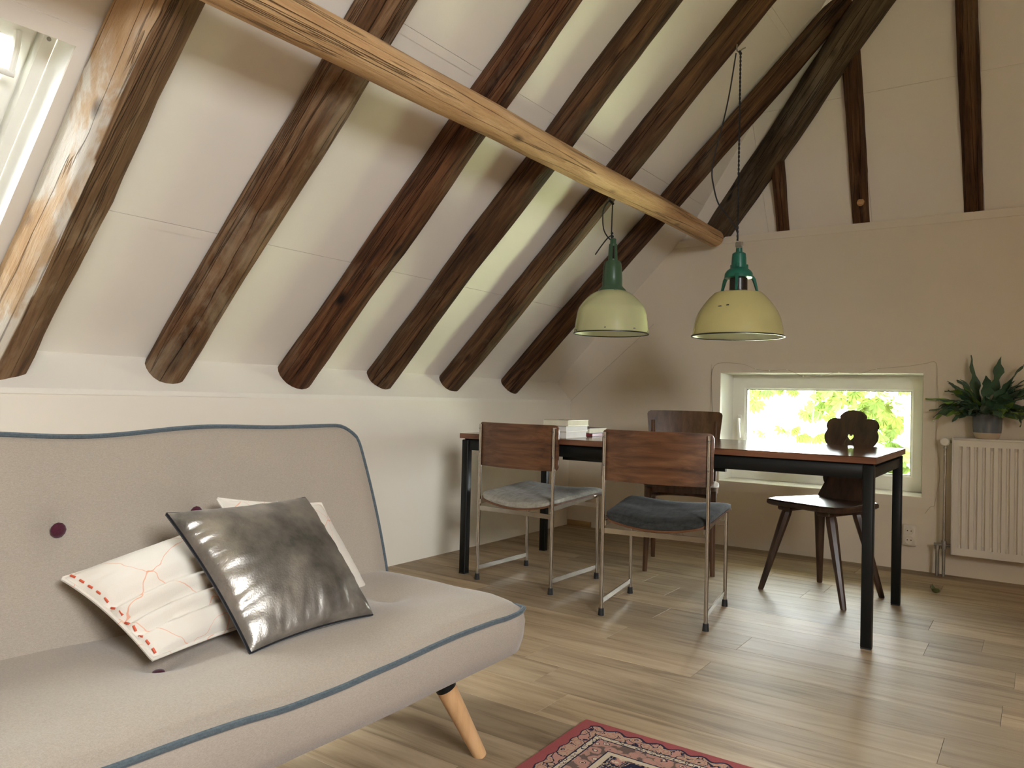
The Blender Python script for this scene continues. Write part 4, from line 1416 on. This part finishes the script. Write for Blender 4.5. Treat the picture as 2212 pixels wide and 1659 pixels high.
lc = px_y(1320, 721, -1.330)
l1 = thing('pendant_lamp', (lc.x, lc.y, lc.z), 0, 'cream enamel pendant lamp with sage green neck above the table', 'lamp')
prof = [(0.2075, 0.0), (0.206, 0.010), (0.203, 0.035), (0.199, 0.068), (0.188, 0.130), (0.172, 0.160), (0.154, 0.182), (0.132, 0.205), (0.107, 0.224), (0.080, 0.238)]
sp_ = [(p.x, p.y) for p in spline([(r, z, 0) for r, z in prof], 5)]
K1 = 0.935
l1s = l1
sh = MB().lathe(sp_, 72, caps=False).build('lamp_shade', M['cream_enamel'], l1s)
MB().lathe([(r - 0.0025, z) for r, z in sp_][::-1], 72, caps=False).build('shade_lining', M['inner_enamel'], sh)
MB().lathe([(0.206, 0.003), (0.2105, 0.003), (0.2105, -0.003), (0.2045, -0.003), (0.2045, 0.002)], 72, caps=False).build('rim', M['dark_rim'], sh)
chips(sh, sp_, (0.012, 0.014, 0.232), 16, 3, M['dark_rim'])
MB().lathe([(0.001, 0.233), (0.080, 0.237), (0.078, 0.244), (0.060, 0.262), (0.056, 0.270), (0.0555, 0.31), (0.052, 0.365), (0.0475, 0.398), (0.044, 0.404), (0.038, 0.404), (0.036, 0.409), (0.0255, 0.411)], 40).build('neck', M['green_enamel'], l1s)
nk = MB().lathe([(0.0265, 0.409), (0.025, 0.45), (0.0225, 0.503), (0.001, 0.505)], 28).build('upper_neck', M['green_enamel'], l1s)
MB().box((0.012, -0.0262, 0.418), (0.020, -0.018, 0.488)).build('slot', M['dark_rim'], nk, False)
MB().lathe([(0.019, 0.503), (0.019, 0.530), (0.012, 0.536), (0.001, 0.536)], 6).build('gland_nut', M['green_enamel'], l1, False)
MB().sphere((0, 0, 0.17), 0.035, 16, 10, (1, 1, 1.3)).build('light_bulb', M['inner_enamel'], l1s)
def loc_px(x, y, root):
    return px_y(x, y, root.location.y) - Vector(root.location)
for ch in l1.children:
    ch.scale = (K1, K1, K1)
crd = spline([loc_px(*p, l1) for p in ((1321, 520), (1321, 505), (1322, 470), (1323, 445), (1321, 436), (1315, 433))], 5)
MB().tube(crd, 0.0036, 8).build('cord', M['cord'], l1)
crd2 = spline([loc_px(*p, l1) for p in ((1321, 520), (1312, 511), (1304, 495), (1302, 470), (1305, 450), (1316, 434))], 6)
MB().tube(crd2, 0.0034, 8).build('cord', M['cord'], l1)
crd3 = spline([loc_px(*p, l1) for p in ((1322, 508), (1313, 514), (1300, 530), (1286, 550))], 6)
MB().tube(crd3, 0.0036, 8).build('cord_tail', M['cord'], l1)
for pp in (((1322, 504), (1323, 511)), ((1321, 437), (1318, 434), (1324, 440))):
    kn = MB()
    for p in pp:
        kn.sphere(loc_px(*p, l1), 0.0075, 10, 6)
    kn.build('knot', M['cord'], l1)
hk = loc_px(1310, 431, l1)
MB().tube(spline([hk + Vector((-0.02, 0, 0.0)), hk + Vector((-0.005, 0, -0.006)), hk + Vector((0.012, 0, -0.004)), hk + Vector((0.014, 0, 0.03)), hk + Vector((0.014, 0, 0.05))], 5), 0.0028, 8).build('hook', M['galv'], l1)

rc_ = px_y(1593, 727, -1.318)
l2 = thing('pendant_lamp', (rc_.x, rc_.y, rc_.z), 0, 'pale yellow enamel pendant lamp with teal three legged cast fitting', 'lamp')
prof = [(0.2125, 0.0), (0.209, 0.012), (0.203, 0.050), (0.193, 0.090), (0.178, 0.122), (0.156, 0.155), (0.132, 0.184), (0.113, 0.203)]
sp_ = [(p.x, p.y) for p in spline([(r, z, 0) for r, z in prof], 5)]
sp2 = sp_ + [(0.108, 0.2065), (0.06, 0.209), (0.001, 0.209)]
sh = MB().lathe(sp2, 72, caps=False).build('lamp_shade', M['yellow_enamel'], l2)
MB().lathe([(max(0.001, r - 0.0025), z - 0.001) for r, z in sp2][::-1], 72, caps=False).build('shade_lining', M['inner_enamel'], sh)
MB().lathe([(0.211, 0.003), (0.2155, 0.003), (0.2155, -0.003), (0.2095, -0.003), (0.2095, 0.002)], 72, caps=False).build('rim', M['dark_rim'], sh)
chips(sh, sp_, (0.11, 0.13), 5, 8, M['dark_rim'])
MB().lathe([(0.001, 0.208), (0.030, 0.209), (0.030, 0.213), (0.047, 0.214), (0.047, 0.218), (0.0415, 0.221), (0.0405, 0.282), (0.001, 0.283)], 36).build('socket', M['bakelite'], l2)
cap = MB().lathe([(0.055, 0.276), (0.0665, 0.279), (0.064, 0.300), (0.056, 0.312), (0.044, 0.322), (0.035, 0.327), (0.0335, 0.372), (0.031, 0.394), (0.024, 0.400), (0.0155, 0.402), (0.0145, 0.420), (0.001, 0.421)], 36).build('fitting', M['teal'], l2)
for k, a in enumerate((math.radians(-60) + YAW * 0, math.radians(60), math.radians(180))):
    a += -YAW - math.radians(52)
    ca, sa = math.cos(a), math.sin(a)
    lg = []
    for r, z, hw_, ht in ((0.052, 0.300, 0.007, 0.012), (0.074, 0.290, 0.007, 0.012), (0.084, 0.276, 0.0065, 0.012), (0.092, 0.245, 0.006, 0.009), (0.101, 0.209, 0.0055, 0.006)):
        tx, ty = -sa * hw_, ca * hw_
        lg.append([(ca * (r - ht) - tx, sa * (r - ht) - ty, z - ht * .5), (ca * (r - ht) + tx, sa * (r - ht) + ty, z - ht * .5), (ca * r + tx, sa * r + ty, z), (ca * r - tx, sa * r - ty, z)])
    MB().loft(lg).build('leg', M['teal'], l2, True, 30)
    MB().box((-0.005, -0.006, 0.326), (0.005, 0.006, 0.345)).build('lug', M['teal'], l2, False).location = (ca * 0.040, sa * 0.040, 0)
MB().lathe([(0.015, 0.419), (0.0155, 0.428), (0.019, 0.430), (0.019, 0.450), (0.001, 0.452)], 6).build('cable_clamp', M['galv'], l2, False)
w0, w1_ = loc_px(1593, 520, l2), loc_px(1600, 112, l2)
tw = MB()
npt = 150
for ph in (0, math.pi):
    tw.tube([w0.lerp(w1_, i / npt) + Vector((0.0026 * math.cos(i * 0.95 + ph), 0.0026 * math.sin(i * 0.95 + ph), 0)) for i in range(npt + 1)], 0.0026, 6)
tw.build('twisted_wire', M['cord'], l2)
MB().tube(spline([loc_px(*p, l2) for p in ((1594, 516), (1592, 500), (1578, 474), (1552, 440), (1541, 400), (1538, 370), (1545, 330), (1562, 265), (1576, 200), (1590, 115))], 6), 0.0036, 8).build('cord', M['cord'], l2)
hk = loc_px(1592, 109, l2)
MB().tube(spline([hk + Vector((0, 0, 0.03)), hk, hk + Vector((0.012, 0, -0.008)), hk + Vector((0.026, 0, 0.0)), hk + Vector((0.042, 0, 0.004))], 5), 0.0032, 8).build('hook', M['galv'], l2)
kn = MB()
for p in ((1600, 116), (1598, 112)):
    kn.sphere(loc_px(*p, l2), 0.007, 10, 6)
kn.build('knot', M['cord'], l2)


# ------------------------------------------------------------------ books on the table
def book(loc, rz, sx, sy, th, m_cover, m_page, label, spine='-x'):
    r = thing('book', loc, rz, label, 'book', 'books on the dining table')
    c = 0.0018
    MB().box((-sx + 0.002, -sy + 0.003, c), (sx - 0.003, sy - 0.003, th - c)).build('pages', m_page, r, False)
    mb = MB()
    mb.box((-sx, -sy, 0), (sx, sy, c)).box((-sx, -sy, th - c), (sx, sy, th)).box((-sx, -sy, c), (-sx + 0.002, sy, th - c))
    mb.build('cover', m_cover, r, False)
    return r


bx, by, bz = 0.905, -1.590, ZT
book((bx + 0.003, by, bz + 0.0005), math.radians(1), 0.066, 0.105, 0.031, M['cover_cream'], M['paper_white'], 'white paperback at the bottom of the stack of three')
book((bx + 0.006, by + 0.002, bz + 0.032), math.radians(-1), 0.066, 0.105, 0.028, M['cover_cream'], M['paper_white'], 'white paperback in the middle of the stack of three')
book((bx + 0.008, by - 0.001, bz + 0.0605), math.radians(1.5), 0.071, 0.108, 0.029, M['cover_cream'], M['paper'], 'cream paperback on top of the stack of three')
bx, by = 0.86, -1.27
book((bx, by, bz + 0.0005), math.radians(4), 0.075, 0.105, 0.014, M['cover_dark'], M['cover_red'], 'thin dark book with red page edge below a brown one')
book((bx - 0.01, by, bz + 0.015), math.radians(2), 0.072, 0.105, 0.026, M['cover_brown'], M['paper'], 'brown covered book lying on the thin dark book')

# ------------------------------------------------------------------ radiator
RAX0, RAX1, RAZ0, RAZ1 = 2.477, 3.677, 0.136, 0.766
rad = thing('radiator', (RAX0, -0.06, 0), 0, 'white ribbed panel radiator on the end wall beside the window', 'radiator')
prof = []
L_ = RAX1 - RAX0
y_f = -0.045
x = 0.012
pts = [(0.0, y_f + 0.004), (0.020, y_f)]
xx = 0.028
while xx < L_ - 0.03:
    pts += [(xx, y_f), (xx + 0.005, y_f + 0.017), (xx + 0.013, y_f + 0.017), (xx + 0.018, y_f)]
    xx += 0.0362
pts += [(L_ - 0.02, y_f), (L_, y_f + 0.004)]
def prow(z, depth):
    return [(px_, y_f + (py_ - y_f) * depth, z) for px_, py_ in pts]
rows = [prow(RAZ0 + 0.0, 0), prow(RAZ0 + 0.035, 0), prow(RAZ0 + 0.052, 1), prow(RAZ1 - 0.062, 1), prow(RAZ1 - 0.045, 0), prow(RAZ1 - 0.012, 0)]
MB().loft(rows, caps=False, closed=False).build('front_panel', M['radiator'], rad, True, 35)
MB().box((0.0, y_f + 0.0185, RAZ0), (L_, 0.045, RAZ1 - 0.02)).build('body', M['radiator'], rad, False)
for xs in (-0.004, L_ - 0.004):
    MB().box((xs, y_f - 0.003, RAZ0 - 0.004), (xs + 0.008, 0.048, RAZ1 + 0.002), 0.002).build('side_panel', M['radiator'], rad)
MB().box((0.004, y_f - 0.003, RAZ1 - 0.012), (L_ - 0.004, 0.046, RAZ1), 0.003).build('top_cover', M['radiator'], rad)
MB().box((0.004, y_f - 0.002, RAZ0 - 0.004), (L_ - 0.004, 0.0, RAZ0 + 0.006)).build('bottom_edge', M['radiator'], rad, False)
for xs in (0.2, L_ - 0.2):
    MB().box((xs - 0.02, 0.044, 0.3), (xs + 0.02, 0.060, 0.6)).build('wall_bracket', M['radiator'], rad, False)
# valve, riser and connections
px_v = -0.040
MB().tube([(px_v, -0.005, 0.0), (px_v, -0.005, 0.175)], 0.008, 12).build('supply_pipe', M['galv'], rad)
MB().tube([(px_v - 0.032, -0.005, 0.0), (px_v - 0.032, -0.005, 0.155), (px_v - 0.032, -0.005, 0.165)], 0.008, 12).build('return_pipe', M['galv'], rad)
jn = MB().tube([(px_v - 0.048, -0.005, 0.172), (px_v + 0.040, -0.005, 0.172)], 0.009, 10)
jn.tube([(px_v, -0.005, 0.150), (px_v, -0.005, 0.196)], 0.0135, 8)
jn.tube([(px_v - 0.032, -0.005, 0.148), (px_v - 0.032, -0.005, 0.170)], 0.0125, 8)
jn.build('manifold', M['galv'], rad)
MB().tube([(px_v, -0.005, 0.19), (px_v, -0.005, 0.712)], 0.0075, 14).build('riser_pipe', M['chrome'], rad)
MB().tube([(px_v, -0.005, 0.705), (px_v, -0.005, 0.730)], 0.010, 8).build('valve_nut', M['galv'], rad)
MB().tube([(px_v, 0.0, 0.742), (0.0, 0.0, 0.742)], 0.008, 10).build('valve_body', M['galv'], rad)
kn = MB()
nk_ = 30
rings = []
for r_, y_ in ((0.012, 0.0), (0.022, -0.004), (0.0235, -0.028), (0.019, -0.034), (0.010, -0.035)):
    rings.append([(px_v + (r_ + (0.0012 if j % 2 else 0)) * math.cos(6.28318 * j / nk_), y_, 0.742 + (r_ + (0.0012 if j % 2 else 0)) * math.sin(6.28318 * j / nk_)) for j in range(nk_)])
kn.loft(rings).build('valve_knob', M['radiator'], rad, True, 25)

# ------------------------------------------------------------------ fern in pot
POT = Vector((2.633, -0.062, RAZ1 + 0.0005))
fern = thing('potted_fern', POT, 0, 'wavy leaved fern in a grey glazed pot on the radiator', 'plant')
pot = MB().lathe([(0.001, 0.0), (0.048, 0.0), (0.055, 0.006), (0.062, 0.022), (0.065, 0.033)], 40, caps=False).build('pot_base', M['clay'], fern)
MB().lathe([(0.0652, 0.033), (0.0682, 0.060), (0.0692, 0.135), (0.0682, 0.138), (0.0655, 0.136), (0.064, 0.110), (0.001, 0.108)], 40, caps=False).build('pot', M['glaze'], fern)
MB().lathe([(0.001, 0.1135), (0.0635, 0.112)], 24, caps=False).build('soil', M['soil'], fern)


def frond(az, elev, L, wid, curl, seed, m, start=None):
    rnd = random.Random(seed)
    p = Vector((0.025 * math.cos(az), 0.025 * math.sin(az), 0.112)) if start is None else start
    n = 16
    d_el = elev
    pts = []
    for i in range(n + 1):
        pts.append(p.copy())
        s = i / n
        d = Vector((math.cos(d_el) * math.cos(az), math.cos(d_el) * math.sin(az), math.sin(d_el)))
        p = p + d * (L / n)
        d_el -= curl / n * (0.4 + 1.2 * s)
        az += 0.05 * math.sin(seed * 3 + i * 0.6)
    vs, fs = [], []
    tw = rnd.uniform(-0.6, 0.6)
    for i, q in enumerate(pts):
        s = i / n
        t = (pts[min(i + 1, n)] - pts[max(i - 1, 0)]).normalized()
        sd = t.cross(Vector((0, 0, 1)))
        if sd.length < 1e-3:
            sd = Vector((1, 0, 0))
        sd.normalize()
        sd = Matrix.Rotation(tw + 0.35 * math.sin(s * 7 + seed), 3, t) @ sd
        up = sd.cross(t)
        body = 0.0 if s < 0.18 else math.sin(min(1, (s - 0.18) / 0.82) ** 0.75 * math.pi) ** 0.6
        w_ = max(0.0016, wid * body * (1 + 0.34 * math.sin(s * 24 + seed)))
        lift = 0.12 * w_ + 0.006 * math.sin(s * 19 + seed * 2)
        vs += [tuple(q - sd * w_ + up * lift), tuple(q), tuple(q + sd * w_ * (1 + 0.2 * math.sin(s * 21 + seed * 5)) + up * (0.12 * w_ - 0.006 * math.sin(s * 17 + seed)))]
    for i in range(n):
        for j in range(2):
            a_ = i * 3 + j
            fs.append((a_, a_ + 1, a_ + 4, a_ + 3))
    # never push through the wall behind
    lim = -0.006 - POT.y
    vs = [(x_, min(y_, lim), z_) for x_, y_, z_ in vs]
    return MB().add(vs, fs).build('frond', m, fern, True, 80)


random.seed(21)
UPR = [(3.10, 1.36, 0.345, 0.025, -0.12), (0.3, 1.50, 0.335, 0.028, 0.1), (0.0, 1.22, 0.32, 0.027, 0.25), (-0.1, 0.92, 0.33, 0.025, 0.35), (3.3, 1.05, 0.26, 0.023, 0.5), (-1.6, 1.35, 0.24, 0.027, 0.4),
       (-0.7, 1.2, 0.25, 0.026, 0.5), (-2.4, 1.15, 0.25, 0.026, 0.5), (2.9, 1.25, 0.22, 0.022, 1.6), (0.2, 1.35, 0.26, 0.016, 1.4)]
for i, (az, el, L_f, wd_, cu) in enumerate(UPR):
    frond(az, el, L_f, wd_, cu, i + 1, M['fern'])
frond(3.05, 0.60, 0.30, 0.014, 0.75, 31, M['fern_light'])
for i in range(70):
    az = random.uniform(-3.9, 0.75)
    el = random.uniform(0.35, 1.25)
    frond(az, el, random.uniform(0.14, 0.27), random.uniform(0.014, 0.027), random.uniform(0.4, 1.7), i + 50, M['fern_light'] if random.random() < 0.28 else M['fern'])
for i, (az, el, L_f, cu) in enumerate(((-0.35, 0.7, 0.20, 3.0), (-0.15, 0.25, 0.22, 1.2), (-0.5, 0.35, 0.24, 1.2), (-2.6, 0.5, 0.2, 1.4), (-2.9, 0.9, 0.2, 1.7))):
    frond(az, el, L_f, 0.018, cu, 120 + i, M['fern_light'] if i in (1, 3) else M['fern'])

# ------------------------------------------------------------------ wall outlet
oc0, oc1 = px_y(1950, 1136, -0.001), px_y(1979, 1177, -0.001)
ow, oh = 0.072, 0.118
ou = thing('wall_outlet', (2.262, 0, 0.140), 0, 'cream double wall outlet below the low window', 'outlet')
MB().box((-ow / 2, -0.030, 0), (ow / 2, 0.0, oh), 0.006).build('plate', M['socket'], ou)
for z in (0.033, 0.085):
    ring = MB()
    ring.lathe([(0.0225, 0), (0.0240, 0.004), (0.0205, 0.004), (0.0195, 0.0009), (0.0005, 0.0009)], 28, caps=False)
    o = ring.build('socket_well', M['socket'], ou)
    o.matrix_local = Matrix.Translation((0, -0.0298, z)) @ Matrix.Rotation(math.pi / 2, 4, 'X')
    hl_ = MB()
    for dx in (-0.0095, 0.0095):
        hl_.tube([(dx, -0.0300, z), (dx, -0.0312, z)], 0.0032, 10)
    hl_.build('pin_hole', M['socket_dark'], o).matrix_parent_inverse = o.matrix_basis.inverted()

# ------------------------------------------------------------------ fairy lights
fl_pts = [(1540, 1010), (1543, 940), (1538, 860), (1543, 790), (1600, 786), (1632, 797), (1662, 801), (1700, 799), (1734, 812), (1773, 812), (1812, 804), (1856, 807), (1893, 797), (1960, 791), (2000, 785), (2022, 784),
          (2025, 830), (2028, 870), (2027, 905), (2023, 940), (2027, 990), (2030, 1030), (2024, 1062), (2018, 1092), (2010, 1095), (1998, 1110)]
wire = [px_y(x, y, -0.010) for x, y in fl_pts]
fs_ = thing('fairy_light_string', (1.08, -0.010, 0.4), 0, 'thin copper fairy light string draped around the window casing', 'string lights')
MB().tube(spline([p - Vector(fs_.location) for p in wire], 5), 0.0011, 5).build('wire', M['wire'], fs_)
for x, y in ((1662, 801), (1734, 812), (1773, 812), (1812, 804), (1856, 807), (1893, 797), (1632, 797), (1700, 799)):
    MB().sphere(px_y(x, y, -0.013) - Vector(fs_.location), 0.0042, 8, 6).build('bulb', M['bulb'], fs_)

# ------------------------------------------------------------------ small things on the floor
bs0 = MB().box((0.005, -0.014, 0.0), (0.20, 0.0, 0.040), 0.002).build('baseboard_end', M['oak_trim'], None)
tag(bs0, 'short yellow oak skirting piece in the corner of the end wall', 'skirting', kind='structure')
fp = px_z(1487, 1176, 0.0)
fg0 = thing('small_bottle', (1.02, -0.16, 0), 0, 'little clear bottle with red decoration on the floor by the end wall', 'bottle')
bp_ = px_z(1489, 1160, 0.0)
MB().lathe([(0.001, 0), (0.020, 0.0), (0.022, 0.004), (0.022, 0.045), (0.016, 0.056), (0.008, 0.062), (0.008, 0.075), (0.001, 0.076)], 20).build('body', M['bottle'], fg0)
MB().lathe([(0.0224, 0.006), (0.0226, 0.022), (0.0224, 0.024)], 20, caps=False).build('red_band', M['red_paint'], fg0)
MB().lathe([(0.0095, 0.072), (0.0095, 0.083), (0.001, 0.084)], 14).build('cap', M['dark_rim'], fg0)
fg0.location = (bp_.x, min(-0.04, bp_.y), 0)
lp_ = px_z(2017, 1282, 0.0)
vs, fs = [], []
for j in range(9):
    for i in range(7):
        u, v = -1 + 2 * i / 6, -1 + 2 * j / 8
        w_ = math.cos(v * 1.45) ** 0.7 * 0.019
        vs.append((u * w_, v * 0.030, 0.003 + 0.016 * u * u + 0.012 * v * v + 0.004 * math.sin(v * 5 + u * 2)))
for j in range(8):
    for i in range(6):
        a_ = j * 7 + i
        fs.append((a_, a_ + 1, a_ + 8, a_ + 7))
lf = MB().add(vs, fs).build('fallen_leaf', M['dry_leaf'], None)
lf.location = (lp_.x, lp_.y, 0)
lf.rotation_euler = (0.25, 0.15, 0.9)
lf.location.z = 0.006
tag(lf, 'curled dry green leaf on the floor near the radiator pipes', 'leaf')

# ------------------------------------------------------------------ outside: ground and tree
gd = MB().box((-60, -60, -3.1), (60, 80, -3.0)).build('ground', M['grass'], None, False)
tag(gd, 'bright sunlit field outside below the window', 'ground', kind='structure')
TY = 3.1
tb = px_y(1968, 930, TY)
tree = thing('chestnut_tree', (tb.x, TY, -3.0), 0, 'chestnut tree with broad green leaves outside the low window', 'tree')
T0 = Vector(tree.location)
trunk = []
for i in range(30):
    s = i / 29
    z = 6.5 * s
    r = 0.115 - 0.03 * s
    trunk.append([(0.05 * math.sin(s * 4) + r * (1 + 0.12 * noise.noise((math.cos(a) * 2, math.sin(a) * 2, z * 2))) * math.cos(a), r * (1 + 0.12 * noise.noise((math.cos(a) * 2 + 5, math.sin(a) * 2, z * 2))) * math.sin(a), z) for a in [2 * math.pi * j / 16 for j in range(16)]])
MB().loft(trunk).build('trunk', M['bark'], tree)


def leaf_mesh(name, nl, L, seed):
    rnd = random.Random(seed)
    vs, fs = [], []
    for k in range(nl):
        a = (k - (nl - 1) / 2) * (2.5 / max(1, nl - 1)) * 1.0
        l = L * (1 - 0.35 * abs(a) / 1.4) * rnd.uniform(0.9, 1.1)
        prev = len(vs)
        for i in range(6):
            s = i / 5
            w_ = 0.19 * l * math.sin(max(0.03, s ** 1.5) * math.pi * 0.97) + 0.001
            dr = -0.35 * l * s * s + 0.02 * math.sin(k * 2 + s * 5) * l
            cx, cy = math.sin(a) * l * s, math.cos(a) * l * s
            sx, sy = math.cos(a), -math.sin(a)
            vs += [(cx - sx * w_, cy - sy * w_, dr + 0.03 * l), (cx, cy, dr), (cx + sx * w_, cy + sy * w_, dr + 0.03 * l)]
        for i in range(5):
            for j in range(2):
                b_ = prev + i * 3 + j
                fs.append((b_, b_ + 1, b_ + 4, b_ + 3))
    me = bpy.data.meshes.new(name)
    me.from_pydata(vs, [], fs)
    me.materials.append(M['leaf'])
    me.shade_smooth()
    return me


LM = [leaf_mesh('palmate_leaf', 7, 0.17, 1), leaf_mesh('palmate_leaf', 5, 0.15, 2), leaf_mesh('palmate_leaf', 6, 0.16, 3)]
random.seed(12)


def add_leaf(p, sc=1.0):
    o = bpy.data.objects.new('leaf', random.choice(LM))
    COL.objects.link(o)
    o.parent = tree
    o.location = p - T0
    o.rotation_euler = (random.uniform(-2.4, -0.7), random.uniform(-0.6, 0.6), random.uniform(-1.2, 1.2) + random.choice((0, 0, math.pi)))
    s = sc * random.uniform(0.75, 1.15)
    o.scale = (s, s, s)


clusters = [  # pixel centre, spread, count
    ((1640, 850), (32, 26), 12), ((1700, 842), (28, 12), 5), ((1770, 865), (40, 30), 16), ((1830, 850), (50, 22), 18), ((1890, 870), (50, 40), 30),
    ((1925, 905), (30, 40), 22), ((1760, 900), (25, 16), 8), ((1790, 880), (20, 20), 6), ((1935, 960), (18, 40), 12), ((1900, 1000), (45, 18), 16), ((1950, 1000), (14, 30), 8),
    ((1645, 933), (14, 7), 3), ((1690, 925), (18, 10), 5), ((1745, 942), (26, 6), 5), ((1925, 1020), (40, 8), 8), ((1955, 840), (14, 14), 6), ((1870, 935), (50, 25), 14)]
for (cx, cy), (dx, dy), n in clusters:
    for k in range(n):
        Y = TY + random.uniform(-0.35, 0.75)
        add_leaf(px_y(cx + random.gauss(0, dx * 0.55), cy + random.gauss(0, dy * 0.55), Y), 0.8 if n > 6 else 0.62)
for pth, r in (([(1688, 820), (1689, 870), (1691, 930), (1695, 985)], 0.007), ([(1762, 830), (1758, 880), (1754, 930), (1753, 975)], 0.007), ([(1753, 915), (1742, 926), (1730, 933)], 0.004),
               ([(1965, 890), (1935, 870), (1900, 850), (1850, 838)], 0.012), ([(1965, 840), (1900, 820), (1830, 840), (1815, 885)], 0.010), ([(1850, 838), (1835, 860), (1815, 870)], 0.006),
               ([(1960, 800), (1850, 790), (1750, 800), (1640, 830)], 0.014)):
    MB().tube(spline([px_y(x, y, TY + 0.05) - T0 for x, y in pth], 5), r, 7, r * 0.5).build('branch', M['twig'], tree)
